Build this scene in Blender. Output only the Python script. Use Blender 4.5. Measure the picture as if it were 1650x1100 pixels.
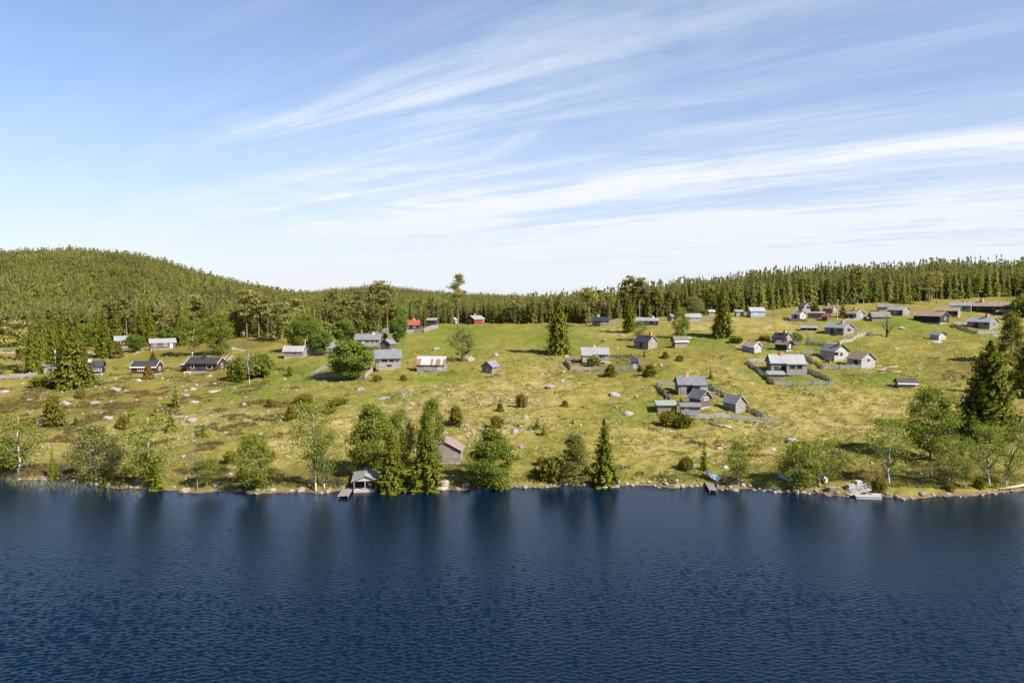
import bpy, bmesh, math, random
import numpy as np
from mathutils import Vector, Matrix, Euler
for o in list(bpy.data.objects): bpy.data.objects.remove(o)
sc = bpy.context.scene
COL = sc.collection
R = math.radians
rng = np.random.default_rng(11)
random.seed(5)

# ------------------------------------------------------------ camera, sky, sun, exposure
CAM_H, F, PITCH = 31.0, 1100.0, R(3.69)
cam = bpy.data.cameras.new('camera'); cam.sensor_width = 36; cam.lens = 36*F/1650
cam.clip_start = 0.5; cam.clip_end = 20000
co = bpy.data.objects.new('camera', cam); COL.objects.link(co)
co.location = (0, 0, CAM_H); co.rotation_euler = (R(90)-PITCH, 0, 0)
sc.camera = co
SUN_EL, SUN_AZ = R(41), math.atan2(0.79, -0.61)          # azimuth measured from +Y towards +X
sdir = Vector((math.sin(SUN_AZ)*math.cos(SUN_EL), math.cos(SUN_AZ)*math.cos(SUN_EL), math.sin(SUN_EL)))
sl = bpy.data.lights.new('sun', 'SUN'); sl.energy = 4.7; sl.angle = R(0.53); sl.color = (1, .95, .86)
so = bpy.data.objects.new('sun', sl); COL.objects.link(so)
so.rotation_euler = sdir.to_track_quat('Z', 'Y').to_euler(); so.location = sdir*900
sc.view_settings.view_transform = 'Standard'; sc.view_settings.look = 'None'
sc.view_settings.gamma = 1; sc.view_settings.use_curve_mapping = False
sc.view_settings.exposure = 1.36

class NT:
    """tiny node helper"""
    def __init__(s, tree): s.t = tree; s.n = tree.nodes; s.l = tree.links
    def add(s, kind, **kw):
        n = s.n.new(kind)
        ins = kw.pop('ins', {})
        for k, v in kw.items(): setattr(n, k, v)
        for k, v in ins.items():
            if hasattr(v, 'is_output') or isinstance(v, bpy.types.NodeSocket): s.l.new(v, n.inputs[k])
            else: n.inputs[k].default_value = v
        return n
    def math(s, op, a, b=None, c=None, clamp=False):
        n = s.n.new('ShaderNodeMath'); n.operation = op; n.use_clamp = clamp
        for i, v in enumerate((a, b, c)):
            if v is None: continue
            if isinstance(v, bpy.types.NodeSocket): s.l.new(v, n.inputs[i])
            else: n.inputs[i].default_value = v
        return n.outputs[0]
    def mix(s, fac, a, b, mode='MIX'):
        n = s.n.new('ShaderNodeMix'); n.data_type = 'RGBA'; n.blend_type = mode
        for i, v in ((0, fac), (6, a), (7, b)):
            if isinstance(v, bpy.types.NodeSocket): s.l.new(v, n.inputs[i])
            else: n.inputs[i].default_value = v if i == 0 else (*v, 1) if len(v) == 3 else v
        return n.outputs[2]
    def noise(s, vec, scale, detail=4, rough=.55, dist=0.0):
        n = s.add('ShaderNodeTexNoise', ins={'Scale': scale, 'Detail': detail, 'Roughness': rough, 'Distortion': dist})
        if vec is not None: s.l.new(vec, n.inputs['Vector'])
        return n.outputs[0]
    def ramp(s, fac, lo, hi):
        n = s.add('ShaderNodeMapRange', interpolation_type='SMOOTHSTEP', ins={0: fac, 1: lo, 2: hi})
        return n.outputs[0]
    def scale(s, vec, v, rot=(0, 0, 0)):
        n = s.add('ShaderNodeMapping', ins={'Scale': v, 'Rotation': rot}); s.l.new(vec, n.inputs[0]); return n.outputs[0]

w = bpy.data.worlds.new('World'); sc.world = w; w.use_nodes = True
W = NT(w.node_tree); W.n.clear()
sky = W.add('ShaderNodeTexSky', sky_type='NISHITA', sun_disc=False, sun_elevation=SUN_EL, sun_rotation=SUN_AZ,
            altitude=400, air_density=1.0, dust_density=.6, ozone_density=1.6)
tc = W.add('ShaderNodeTexCoord')
sx = W.add('ShaderNodeSeparateXYZ', ins={0: tc.outputs['Generated']})
dz = W.math('ADD', W.math('MAXIMUM', sx.outputs[2], 0), .065)
pxx = W.math('DIVIDE', sx.outputs[0], dz); pyy = W.math('DIVIDE', sx.outputs[1], dz)
ca = W.math('ADD', W.math('MULTIPLY', pxx, -.842), W.math('MULTIPLY', pyy, .539))
cb = W.math('ADD', W.math('MULTIPLY', pxx, .539), W.math('MULTIPLY', pyy, .842))
def cvec(sa, sb, z):
    return W.add('ShaderNodeCombineXYZ', ins={0: W.math('MULTIPLY', ca, sa), 1: W.math('MULTIPLY', cb, sb), 2: z}).outputs[0]
n1 = W.noise(cvec(.13, .75, 3.3), 1.0, 8, .58, .6)
n2 = W.noise(cvec(.40, 3.2, 7.1), 1.0, 8, .66, .8)
n3 = W.noise(cvec(.12, .22, 1.7), 1.0, 3, .5, .3)
n4 = W.noise(cvec(.8, 1.6, 21.7), 1.0, 8, .62, 1.2)
el = sx.outputs[2]
right = W.ramp(sx.outputs[0], -.58, .02)
cov = W.math('MULTIPLY', W.ramp(n1, .34, .62), W.math('ADD', .30, W.math('ADD', W.math('MULTIPLY', W.ramp(n2, .40, .64), .55), W.math('MULTIPLY', W.ramp(n4, .40, .66), .55))))
cov = W.math('ADD', cov, W.math('MULTIPLY', W.ramp(n2, .46, .76), .22))
cov = W.math('MULTIPLY', cov, W.math('ADD', .45, W.math('MULTIPLY', W.ramp(n3, .36, .58), .70)))
cov = W.math('MULTIPLY', cov, W.math('ADD', .06, W.math('MULTIPLY', right, .98)))
low = W.ramp(el, .34, .0)
veil = W.math('MULTIPLY', W.math('POWER', low, 1.6), .70)
veil = W.math('MULTIPLY', veil, W.math('ADD', .74, W.math('ADD', W.math('MULTIPLY', W.ramp(n4, .38, .66), .26), W.math('MULTIPLY', W.ramp(n2, .40, .66), .16))))
veil = W.math('ADD', veil, W.math('MULTIPLY', right, .08))
pv = W.add('ShaderNodeCombineXYZ', ins={0: W.math('MULTIPLY', W.math('DIVIDE', sx.outputs[0], W.math('MAXIMUM', sx.outputs[1], .2)), 7.0), 1: W.math('MULTIPLY', el, 44.0), 2: 4.2}).outputs[0]
puff = W.math('MULTIPLY', W.ramp(W.noise(pv, 1.0, 5, .55, .3), .53, .66), W.math('MULTIPLY', W.ramp(el, .015, .035), W.ramp(el, .135, .085)))
cov = W.math('ADD', cov, W.math('MULTIPLY', puff, W.math('MULTIPLY', W.ramp(sx.outputs[0], -.3, .35), .55)))
cov = W.math('ADD', cov, veil, clamp=True)
cov = W.math('MULTIPLY', cov, W.math('MULTIPLY', W.math('ADD', .12, W.math('MULTIPLY', W.ramp(el, .55, .20), .88)), .94))
cloudcol = W.mix(W.ramp(el, 0.0, .22), (5.45, 5.75, 6.25), (6.0, 6.25, 6.7))
skymul = W.mix(1.0, sky.outputs[0], (1.12, 1.12, 1.17), 'MULTIPLY')
dim = W.math('SUBTRACT', 1.0, W.math('MULTIPLY', W.math('POWER', W.ramp(el, .36, .02), 1.0), .30))
skymul = W.mix(1.0, skymul, W.add('ShaderNodeCombineXYZ', ins={0: dim, 1: dim, 2: W.math('ADD', W.math('MULTIPLY', dim, .6), .4)}).outputs[0], 'MULTIPLY')
skyc = W.mix(cov, skymul, cloudcol)
bg = W.add('ShaderNodeBackground', ins={'Color': skyc, 'Strength': .062})
wo = W.add('ShaderNodeOutputWorld'); W.l.new(bg.outputs[0], wo.inputs[0])

# ------------------------------------------------------------ helpers
def link(o, parent=None):
    COL.objects.link(o)
    if parent: o.parent = parent
    return o
def tag(o, label=None, cat=None, group=None, kind=None):
    if label: o['label'] = label
    if cat: o['category'] = cat
    if group: o['group'] = group
    if kind: o['kind'] = kind
    return o
def empty(name, loc, rz=0, parent=None):
    o = bpy.data.objects.new(name, None); o.location = loc; o.rotation_euler = (0, 0, rz); o.empty_display_size = .3
    return link(o, parent)
def np_mesh(name, V, Fq, mats=(), midx=None, smooth=False):
    """V (n,3); Fq int array (m,4) or (m,3) or list of both"""
    V = np.asarray(V, np.float32)
    if not isinstance(Fq, list): Fq = [Fq]
    Fq = [np.asarray(f, np.int32) for f in Fq if len(f)]
    loops = np.concatenate([f.ravel() for f in Fq]); sizes = np.concatenate([np.full(len(f), f.shape[1], np.int32) for f in Fq])
    m = bpy.data.meshes.new(name)
    m.vertices.add(len(V)); m.vertices.foreach_set('co', V.ravel())
    m.loops.add(len(loops)); m.loops.foreach_set('vertex_index', loops)
    m.polygons.add(len(sizes)); m.polygons.foreach_set('loop_start', np.concatenate([[0], np.cumsum(sizes)[:-1]]).astype(np.int32))
    if midx is not None: m.polygons.foreach_set('material_index', np.asarray(midx, np.int32))
    for x in mats: m.materials.append(x)
    m.polygons.foreach_set('use_smooth', np.full(len(sizes), smooth))
    m.update(calc_edges=True); m.validate()
    return m
class MB:
    def __init__(s): s.v = []; s.f = []; s.mi = []; s.cur = 0
    def face(s, pts):
        i = len(s.v); s.v += [tuple(p) for p in pts]; s.f.append(tuple(range(i, i+len(pts)))); s.mi.append(s.cur)
    def box(s, x0, x1, y0, y1, z0, z1, M=None):
        P = [(x, y, z) for z in (z0, z1) for y in (y0, y1) for x in (x0, x1)]
        if M is not None: P = [tuple(M @ Vector(p)) for p in P]
        i = len(s.v); s.v += P
        for q in ((0, 2, 3, 1), (4, 5, 7, 6), (0, 1, 5, 4), (2, 6, 7, 3), (0, 4, 6, 2), (1, 3, 7, 5)):
            s.f.append(tuple(i+k for k in q)); s.mi.append(s.cur)
        return s
    def prism(s, prof, x0, x1):
        """profile in (y,z), counter-clockwise, run along x"""
        n = len(prof); i = len(s.v)
        s.v += [(x0, y, z) for y, z in prof] + [(x1, y, z) for y, z in prof]
        s.f.append(tuple(i+k for k in range(n))[::-1]); s.f.append(tuple(i+n+k for k in range(n)))
        s.mi += [s.cur]*2
        for k in range(n):
            k2 = (k+1) % n; s.f.append((i+k, i+k2, i+n+k2, i+n+k)); s.mi.append(s.cur)
        return s
    def tube(s, pts, rad, n=6):
        pts = [Vector(p) for p in pts]; i0 = len(s.v); N = len(pts)
        for k, p in enumerate(pts):
            d = (pts[min(k+1, N-1)]-pts[max(k-1, 0)]).normalized()
            a = d.orthogonal().normalized() if abs(d.z) < .95 else Vector((1, 0, 0)); a = (a-d*a.dot(d)).normalized(); b = d.cross(a)
            r = rad[k] if hasattr(rad, '__len__') else rad
            s.v += [tuple(p+(a*math.cos(2*math.pi*j/n)+b*math.sin(2*math.pi*j/n))*r) for j in range(n)]
        for k in range(N-1):
            for j in range(n):
                j2 = (j+1) % n
                s.f.append((i0+k*n+j, i0+k*n+j2, i0+(k+1)*n+j2, i0+(k+1)*n+j)); s.mi.append(s.cur)
        s.f.append(tuple(i0+j for j in range(n))[::-1]); s.f.append(tuple(i0+(N-1)*n+j for j in range(n))); s.mi += [s.cur]*2
        return s
    def mesh(s, name, *mats, smooth=False):
        m = bpy.data.meshes.new(name); m.from_pydata(s.v, [], s.f)
        for x in mats: m.materials.append(x)
        m.polygons.foreach_set('material_index', s.mi)
        if smooth: m.polygons.foreach_set('use_smooth', [True]*len(s.f))
        m.update(); return m
    def obj(s, name, mat, parent=None, smooth=False):
        mats = mat if isinstance(mat, (list, tuple)) else (mat,)
        return link(bpy.data.objects.new(name, s.mesh(name, *mats, smooth=smooth)), parent)
def vnoise(x, y, s, seed):
    """smooth value noise in 0..1, feature size s metres"""
    r = np.random.default_rng(seed).random((256, 256))
    x = np.asarray(x)/s; y = np.asarray(y)/s
    xi = np.floor(x).astype(int); yi = np.floor(y).astype(int); fx = x-xi; fy = y-yi
    fx = fx*fx*(3-2*fx); fy = fy*fy*(3-2*fy)
    g = lambda a, b: r[a % 256, b % 256]
    return (g(xi, yi)*(1-fx)+g(xi+1, yi)*fx)*(1-fy)+(g(xi, yi+1)*(1-fx)+g(xi+1, yi+1)*fx)*fy
def sstep(x, a, b):
    t = np.clip((x-a)/(b-a), 0, 1); return t*t*(3-2*t)

# ------------------------------------------------------------ terrain heights (u = X/Y as a column, Y = distance)
SH = [(-900, 758), (-300, 760), (0, 764), (30, 772), (100, 776), (200, 788), (300, 793), (400, 795), (480, 794), (560, 792), (640, 791), (700, 789), (760, 787), (830, 784),
      (1000, 783), (1150, 786), (1250, 791), (1330, 795), (1400, 800), (1460, 802), (1540, 799), (1600, 795), (1700, 790), (2600, 785)]
def slope(py):
    yc = (550-py)/F; return (-math.sin(PITCH)+yc*math.cos(PITCH))/(math.cos(PITCH)+yc*math.sin(PITCH))
SHX = np.array([a for a, b in SH], float); SHY = np.array([-CAM_H/slope(b) for a, b in SH])
def shoreY(px):
    px = np.asarray(px, float)
    return np.interp(px, SHX, SHY) + (vnoise(px, px*0, 34, 3)-.5)*1.6 + (vnoise(px, px*0, 11, 4)-.5)*.7
PROF = {
 -700: [(118, 0), (150, 1.5), (200, 4), (250, 6), (300, 7), (360, 9), (420, 12), (600, 38), (800, 66), (1000, 56), (1600, 30)],
 0: [(118, 0), (150, 3.0), (190, 5.9), (230, 7.4), (300, 8.5), (350, 10.5), (420, 15), (600, 45), (800, 73), (950, 68), (1500, 30)],
 150: [(112, 0), (150, 3.3), (190, 6.3), (215, 7.3), (300, 9), (350, 11), (420, 16), (600, 48), (800, 78), (950, 74), (1500, 32)],
 250: [(110, 0), (150, 3.2), (190, 6.3), (215, 7.5), (300, 9.8), (350, 12.5), (420, 17), (600, 43), (790, 69), (950, 62), (1500, 32)],
 330: [(108, 0), (150, 3.3), (200, 6.5), (216, 7.4), (240, 8.8), (300, 11.4), (330, 13), (420, 17), (600, 33), (760, 48), (900, 42), (1500, 22)],
 410: [(107, 0), (150, 3.3), (200, 6.6), (240, 9.3), (300, 13.2), (330, 14.2), (420, 18), (600, 28), (720, 31), (900, 26), (1500, 20)],
 480: [(106, 0), (150, 3.5), (200, 7), (240, 9.8), (300, 14.0), (420, 16), (520, 18), (700, 18), (1000, 20), (1400, 24), (1700, 20)],
 590: [(107, 0), (150, 3.7), (215, 9), (265, 12.6), (310, 14.6), (420, 17), (600, 18), (1000, 25), (1400, 47), (1700, 40)],
 740: [(109, 0), (150, 4.0), (205, 8.3), (260, 12.5), (320, 16.2), (345, 17.3), (420, 17), (600, 17), (1000, 20), (1400, 25), (1700, 22)],
 850: [(111, 0), (150, 4.3), (205, 8.7), (240, 11.2), (300, 14.8), (350, 16.7), (420, 17), (500, 17), (1000, 17), (1400, 18), (1700, 17)],
 1000: [(111, 0), (150, 4.2), (180, 7), (215, 10.8), (240, 13), (310, 19.2), (340, 20.3), (450, 22), (520, 22), (700, 18), (1500, 16)],
 1200: [(110, 0), (133, 2.2), (180, 7), (240, 14.5), (320, 22.4), (350, 24), (500, 31.5), (560, 31), (700, 26), (1500, 20)],
 1350: [(108, 0), (150, 4), (190, 8.8), (215, 11.7), (250, 17.0), (300, 22.9), (350, 26.5), (500, 37), (580, 38), (700, 34), (1500, 22)],
 1500: [(106, 0), (133, 2.5), (175, 7.8), (245, 16), (280, 20.4), (330, 25.6), (380, 28.8), (500, 38), (600, 41), (700, 38), (1500, 24)],
 1650: [(108, 0), (140, 4.0), (200, 11), (270, 19.3), (310, 23.6), (380, 29.8), (520, 44), (600, 46), (800, 40), (1500, 26)],
 2600: [(110, 0), (140, 4), (270, 20), (380, 32), (520, 48), (700, 52), (1500, 30)]}
TY = np.arange(60, 2002, 2.0); TP = np.arange(-900, 2610, 10.0)
_pc = np.array(sorted(PROF)); _tab = np.array([np.interp(TY, *zip(*PROF[k])) for k in _pc])
def gsm(a, sig, axis):
    n = int(3*sig); k = np.exp(-.5*(np.arange(-n, n+1)/sig)**2); k /= k.sum()
    pad = [(0, 0), (0, 0)]; pad[axis] = (n, n); b = np.pad(a, pad, mode='edge')
    return np.apply_along_axis(lambda v: np.convolve(v, k, 'valid'), axis, b)
TZ = np.array([np.interp(TP, _pc, _tab[:, j]) for j in range(len(TY))]).T
TZ = gsm(gsm(TZ, 5, 1), 4, 0)
def bumps(x, y):
    d = sstep(y, 90, 140)
    return ((vnoise(x, y, 2.3, 21)-.5)*.55 + (vnoise(x, y, 1.0, 22)-.5)*.40 + (vnoise(x, y, 9, 23)-.5)*.9*d + (vnoise(x, y, 38, 24)-.5)*1.3*d)
def hz(px, Y):
    """ground height for column px (px = 825+1100*X/Y) and distance Y"""
    px = np.clip(np.asarray(px, float), -890, 2590); Y = np.asarray(Y, float); Yc = np.clip(Y, 60, 1998)
    i = (px-TP[0])/10; i0 = np.clip(i.astype(int), 0, len(TP)-2); fi = i-i0
    j = (Yc-60)/2; j0 = np.clip(j.astype(int), 0, len(TY)-2); fj = j-j0
    z = (TZ[i0, j0]*(1-fi)+TZ[i0+1, j0]*fi)*(1-fj)+(TZ[i0, j0+1]*(1-fi)+TZ[i0+1, j0+1]*fi)*fj
    d = Y-shoreY(px)
    z = z*sstep(d, -2, 22) + .75*sstep(d, 0, 2.6)*(1-sstep(d, 3, 24))
    X = (px-825)/F*Y
    z = z + bumps(X, Y)*sstep(d, .8, 6)*np.where(Y < 700, 1, 0)
    z = z-(z+.25)*sstep(2.35-np.abs(X+23.75+(Y-113.5)*-.05), 0, .45)*sstep(Y, 104, 104.5)*(1-sstep(Y, 114.6, 115.1))
    return np.where(d < 0, np.maximum(d*.33, -4.0)-.03, z)
def gz(x, y): return float(hz(825+F*x/y, y))
_yy = np.concatenate([np.arange(96, 420, .25), np.arange(420, 1600, 2)])
def ground(px, py):
    xc = (px-825)/F; yc = (550-py)/F
    u = xc/(math.cos(PITCH)+yc*math.sin(PITCH)); s = slope(py); pe = 825+F*u
    d = hz(np.full(len(_yy), pe), _yy)-(CAM_H+s*_yy)
    d = np.where(_yy < shoreY(pe)-.2, -CAM_H/s > _yy, d) if False else d
    k = np.argmax(d > 0)
    if d[k] <= 0: k = len(_yy)-1
    Y = _yy[k]
    if k > 0: Y = _yy[k-1]+(_yy[k]-_yy[k-1])*(-d[k-1])/(d[k]-d[k-1]+1e-9)
    return Vector((u*Y, Y, float(hz(pe, Y))))
def water_pt(px, py):
    xc = (px-825)/F; yc = (550-py)/F; Y = -CAM_H/slope(py)
    return Vector((xc/(math.cos(PITCH)+yc*math.sin(PITCH))*Y, Y, 0))
def project(p):
    d = Vector(p)-Vector((0, 0, CAM_H)); fw = Vector((0, math.cos(PITCH), -math.sin(PITCH))); up = Vector((0, math.sin(PITCH), math.cos(PITCH)))
    q = d.dot(fw); return 825+F*d.x/q, 550-F*d.dot(up)/q

# ------------------------------------------------------------ materials
def newmat(name):
    m = bpy.data.materials.new(name); m.use_nodes = True; n = NT(m.node_tree); n.n.clear()
    o = n.add('ShaderNodeOutputMaterial'); return m, n, o
def prin(n, o, col, rough=.8, normal=None, spec=.3, metal=0):
    p = n.add('ShaderNodeBsdfPrincipled', ins={'Roughness': rough, 'Specular IOR Level': spec, 'Metallic': metal})
    if isinstance(col, bpy.types.NodeSocket): n.l.new(col, p.inputs['Base Color'])
    else: p.inputs['Base Color'].default_value = (*col, 1)
    if normal is not None: n.l.new(normal, p.inputs['Normal'])
    n.l.new(p.outputs[0], o.inputs[0]); return p
def timber(name, a, b, vertical=False, board=.2, rough=.85):
    """weathered boards or logs: grooves across, streaks along"""
    m, n, o = newmat(name); tcn = n.add('ShaderNodeTexCoord').outputs['Object']
    oi = n.add('ShaderNodeObjectInfo').outputs['Random']
    st = n.noise(n.scale(tcn, (6, 6, .5) if vertical else (.5, .5, 7)), 1.6, 5, .6)
    bl = n.noise(tcn, .8, 3, .5)
    s = n.add('ShaderNodeSeparateXYZ', ins={0: tcn})
    ax = n.math('ADD', s.outputs[0], s.outputs[1]) if vertical else s.outputs[2]
    fr = n.math('FRACT', n.math('DIVIDE', ax, board))
    gv = n.math('MULTIPLY', n.ramp(fr, .0, .16), n.ramp(fr, 1.0, .84))
    c = n.mix(n.ramp(st, .3, .7), a, b)
    wn = n.add('ShaderNodeTexWhiteNoise', noise_dimensions='1D', ins={'W': n.math('FLOOR', n.math('DIVIDE', ax, board))}).outputs[0]
    k = n.math('ADD', .52, n.math('MULTIPLY', wn, .32)); k = n.math('ADD', k, n.math('MULTIPLY', bl, .50))
    k = n.math('MULTIPLY', k, n.math('ADD', .55, n.math('MULTIPLY', gv, .45)))
    k = n.math('MULTIPLY', k, n.math('ADD', .86, n.math('MULTIPLY', oi, .28)))
    g = n.add('ShaderNodeCombineXYZ', ins={0: k, 1: k, 2: k}).outputs[0]
    c = n.mix(1.0, c, g, 'MULTIPLY')
    bp = n.add('ShaderNodeBump', ins={'Strength': .6, 'Distance': .03, 'Height': n.math('ADD', gv, n.math('MULTIPLY', st, .3))}).outputs[0]
    prin(n, o, c, rough, bp); return m
def blotch(name, cols, scale=2.0, rough=.7, bump=.3, stretch=(1, 1, 1), rand=.2, spec=.3, metal=0):
    m, n, o = newmat(name); tcn = n.add('ShaderNodeTexCoord').outputs['Object']
    oi = n.add('ShaderNodeObjectInfo').outputs['Random']; v = n.scale(tcn, stretch)
    f = n.noise(v, scale, 6, .6); f2 = n.noise(v, scale*4.3, 4, .6)
    c = n.mix(n.ramp(f, .35, .65), cols[0], cols[1])
    if len(cols) > 2: c = n.mix(n.ramp(f2, .52, .66), c, cols[2])
    k = n.math('ADD', 1-rand/2, n.math('MULTIPLY', oi, rand)); g = n.add('ShaderNodeCombineXYZ', ins={0: k, 1: k, 2: k}).outputs[0]
    c = n.mix(1.0, c, g, 'MULTIPLY')
    bp = n.add('ShaderNodeBump', ins={'Strength': bump, 'Distance': .05, 'Height': f2}).outputs[0]
    prin(n, o, c, rough, bp, spec, metal); return m
def sheet(name, a, b, seam=.6, rough=.5, metal=.0, rust=None):
    """roof sheets with standing seams down the slope; optional rusty sheets"""
    m, n, o = newmat(name); tcn = n.add('ShaderNodeTexCoord').outputs['Object']; s = n.add('ShaderNodeSeparateXYZ', ins={0: tcn})
    q = n.math('DIVIDE', s.outputs[0], seam); fr = n.math('FRACT', q); gv = n.ramp(fr, 0, .13)
    wn = n.add('ShaderNodeTexWhiteNoise', noise_dimensions='1D', ins={'W': n.math('FLOOR', q)}).outputs[0]
    nz = n.noise(n.scale(tcn, (1.2, .5, .5)), 1.4, 5, .6)
    c = n.mix(n.math('ADD', n.math('MULTIPLY', wn, .6), n.math('MULTIPLY', nz, .5), clamp=True), a, b)
    if rust:
        low = n.ramp(s.outputs[1], -.75, -.95)
        c = n.mix(n.math('MULTIPLY', n.math('MULTIPLY', n.ramp(wn, .36, .5), low), n.ramp(nz, .22, .42)), c, rust)
    k = n.math('ADD', .70, n.math('MULTIPLY', gv, .30)); g = n.add('ShaderNodeCombineXYZ', ins={0: k, 1: k, 2: k}).outputs[0]
    c = n.mix(1.0, c, g, 'MULTIPLY')
    bp = n.add('ShaderNodeBump', ins={'Strength': .4, 'Distance': .03, 'Height': gv}).outputs[0]
    prin(n, o, c, rough, bp, .4, metal); return m
def leafmat(name, a, b, c3, trans=.28, orand=.35, rough=.55, stand=0):
    m, n, o = newmat(name)
    isl = n.add('ShaderNodeNewGeometry').outputs['Random Per Island']; oi = n.add('ShaderNodeObjectInfo').outputs['Random']
    tcn = n.add('ShaderNodeTexCoord').outputs['Object']
    c = n.mix(n.ramp(isl, .1, .9), a, b)
    c = n.mix(n.math('MULTIPLY', n.ramp(n.noise(tcn, .9, 2, .5), .45, .7), .6), c, c3)
    k = n.math('ADD', 1-orand/2, n.math('MULTIPLY', oi, orand)); g = n.add('ShaderNodeCombineXYZ', ins={0: n.math('ADD', n.math('MULTIPLY', oi, orand*1.3), 1-orand*.65), 1: k, 2: k}).outputs[0]
    c = n.mix(1.0, c, g, 'MULTIPLY')
    loc = n.add('ShaderNodeObjectInfo').outputs['Location']
    sd = n.add('ShaderNodeMapRange', ins={0: n.noise(loc, .022, 3, .6), 1: .33, 2: .67, 3: 1-stand, 4: 1+stand*.8}).outputs[0]
    c = n.mix(1.0, c, n.add('ShaderNodeCombineXYZ', ins={0: sd, 1: sd, 2: sd}).outputs[0], 'MULTIPLY')
    p = prin(n, o, c, rough, None, .03)
    t = n.add('ShaderNodeBsdfTranslucent', ins={'Color': c})
    mx = n.add('ShaderNodeMixShader', ins={0: trans, 1: p.outputs[0], 2: t.outputs[0]}); n.l.new(mx.outputs[0], o.inputs[0])
    return m
M = {}
M['grey'] = timber('grey_timber', (.265, .247, .236), (.150, .138, .132))
M['greyv'] = timber('grey_boarding', (.265, .247, .236), (.155, .143, .136), True, .18)
M['pale'] = timber('pale_timber', (.36, .345, .33), (.25, .238, .228))
M['tan'] = timber('tan_timber', (.26, .215, .185), (.15, .122, .105))
M['brown'] = timber('brown_timber', (.070, .036, .028), (.042, .023, .019), True, .2)
M['rbrown'] = timber('red_brown_timber', (.135, .085, .066), (.085, .055, .046))
M['red'] = timber('red_timber', (0.18, 0.027, 0.018), (0.132, 0.024, 0.0168), True, .2)
M['dark'] = timber('dark_timber', (0.0375, 0.03375, 0.03225), (0.0225, 0.021, 0.021))
M['darkv'] = timber('dark_boarding', (0.04125, 0.0375, 0.0375), (0.0225, 0.021, 0.021), True, .2)
M['blueblack'] = timber('blue_black_timber', (0.021, 0.024, 0.03375), (0.015, 0.0165, 0.0225))
M['white'] = blotch('white_paint', [(0.663, 0.6545, 0.629), (0.561, 0.5525, 0.527)], 3, .6, .1)
M['cream'] = blotch('cream_paint', [(0.595, 0.561, 0.425), (0.527, 0.493, 0.374)], 3, .6, .1)
M['greyw'] = blotch('grey_white_boards', [(0.334, 0.328, 0.322), (0.255, 0.249, 0.243)], 3, .7, .2)
M['blue'] = blotch('blue_paint', [(0.033, 0.033, 0.1056), (0.0264, 0.0264, 0.0792)], 3, .5, .1)
M['bluetarp'] = blotch('pale_blue_cloth', [(0.1452, 0.33, 0.528), (0.231, 0.396, 0.561)], 2, .5, .3)
M['brick'] = blotch('orange_brick', [(.43, .23, .14), (.36, .18, .115)], 4, .85, .4)
M['brickd'] = blotch('dark_brick', [(0.066, 0.0297, 0.0231), (0.0396, 0.0198, 0.0198)], 4, .85, .4)
M['brickp'] = blotch('pale_render', [(0.4356, 0.396, 0.3564), (0.363, 0.3102, 0.2772)], 4, .85, .3)
M['stone'] = blotch('foundation_stone', [(0.264, 0.2442, 0.2178), (0.1782, 0.165, 0.1452), (0.3036, 0.2838, 0.2508)], 2.2, .9, .8)
M['slate'] = blotch('dark_grey_felt', [(.105, .108, .12), (.135, .138, .148)], 1.2, .75, .2, (1, .4, 1))
M['black'] = blotch('black_felt', [(0.021, 0.0225, 0.0285), (0.0315, 0.03375, 0.04125)], 1.2, .7, .2)
M['bluegrey'] = sheet('blue_grey_sheet', (.155, .168, .185), (.20, .212, .225), .5)
M['metal'] = sheet('pale_metal_sheet', (0.197, 0.197, 0.195), (0.252, 0.252, 0.249), .6)
M['metalw'] = sheet('white_metal_sheet', (0.175, 0.178, 0.178), (0.212, 0.212, 0.209), .5)
M['rust'] = sheet('rusty_sheet', (0.29, 0.275, 0.266), (0.357, 0.347, 0.338), .75, .6, 0, (.19, .095, .065))
M['rtile'] = sheet('red_tile', (0.236, 0.0561, 0.0393), (0.191, 0.0449, 0.0337), .3, .7)
M['btile'] = sheet('brown_tile', (.25, .175, .125), (.185, .13, .095), .3, .8)
M['pink'] = sheet('faded_pink_felt', (0.206, 0.135, 0.123), (0.173, 0.118, 0.112), .9, .8)
M['wood'] = timber('roof_boards', (.185, .158, .135), (.12, .10, .088), True, .22)
M['dkwood'] = timber('dark_roof_boards', (0.0792, 0.066, 0.0594), (0.0462, 0.0396, 0.0363), True, .22)
M['verdi'] = sheet('green_sheet', (0.1584, 0.2244, 0.1716), (0.2178, 0.198, 0.165), .8, .6)
M['glass'], _n, _o = newmat('window_glass'); prin(_n, _o, (.012, .015, .018), .06, None, .8)
M['bglass'], _n, _o = newmat('sky_painted_glass'); prin(_n, _o, (.20, .27, .36), .08, None, .8)  # pale blue of reflected sky is painted into the base colour
M['rail'] = timber('fence_pole', (.33, .30, .27), (.215, .195, .175), False, .11)
M['log'] = blotch('stripped_log', [(0.3828, 0.2904, 0.198), (0.3168, 0.2442, 0.1782)], 3, .8, .3)
M['plank'] = timber('dock_plank', (0.392, 0.356, 0.321), (0.276, 0.249, 0.232), False, .2)
M['rock'] = blotch('granite', [(0.25, 0.215, 0.19), (0.15, 0.135, 0.12), (0.33, 0.30, 0.275)], 2.2, .9, .8, rand=.35)
M['wrock'] = blotch('wet_granite', [(0.2376, 0.198, 0.1584), (0.1452, 0.1254, 0.1023), (0.33, 0.3036, 0.2706)], 2.2, .75, .8, rand=.4)
M['barkb'] = blotch('birch_bark', [(0.56, 0.53, 0.49), (0.43, 0.40, 0.37), (0.066, 0.0594, 0.0528)], 3, .8, .3, (1, 1, 2.2))
M['bark'] = blotch('spruce_bark', [(0.132, 0.1056, 0.0858), (0.0858, 0.0693, 0.0561)], 4, .9, .6)
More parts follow.
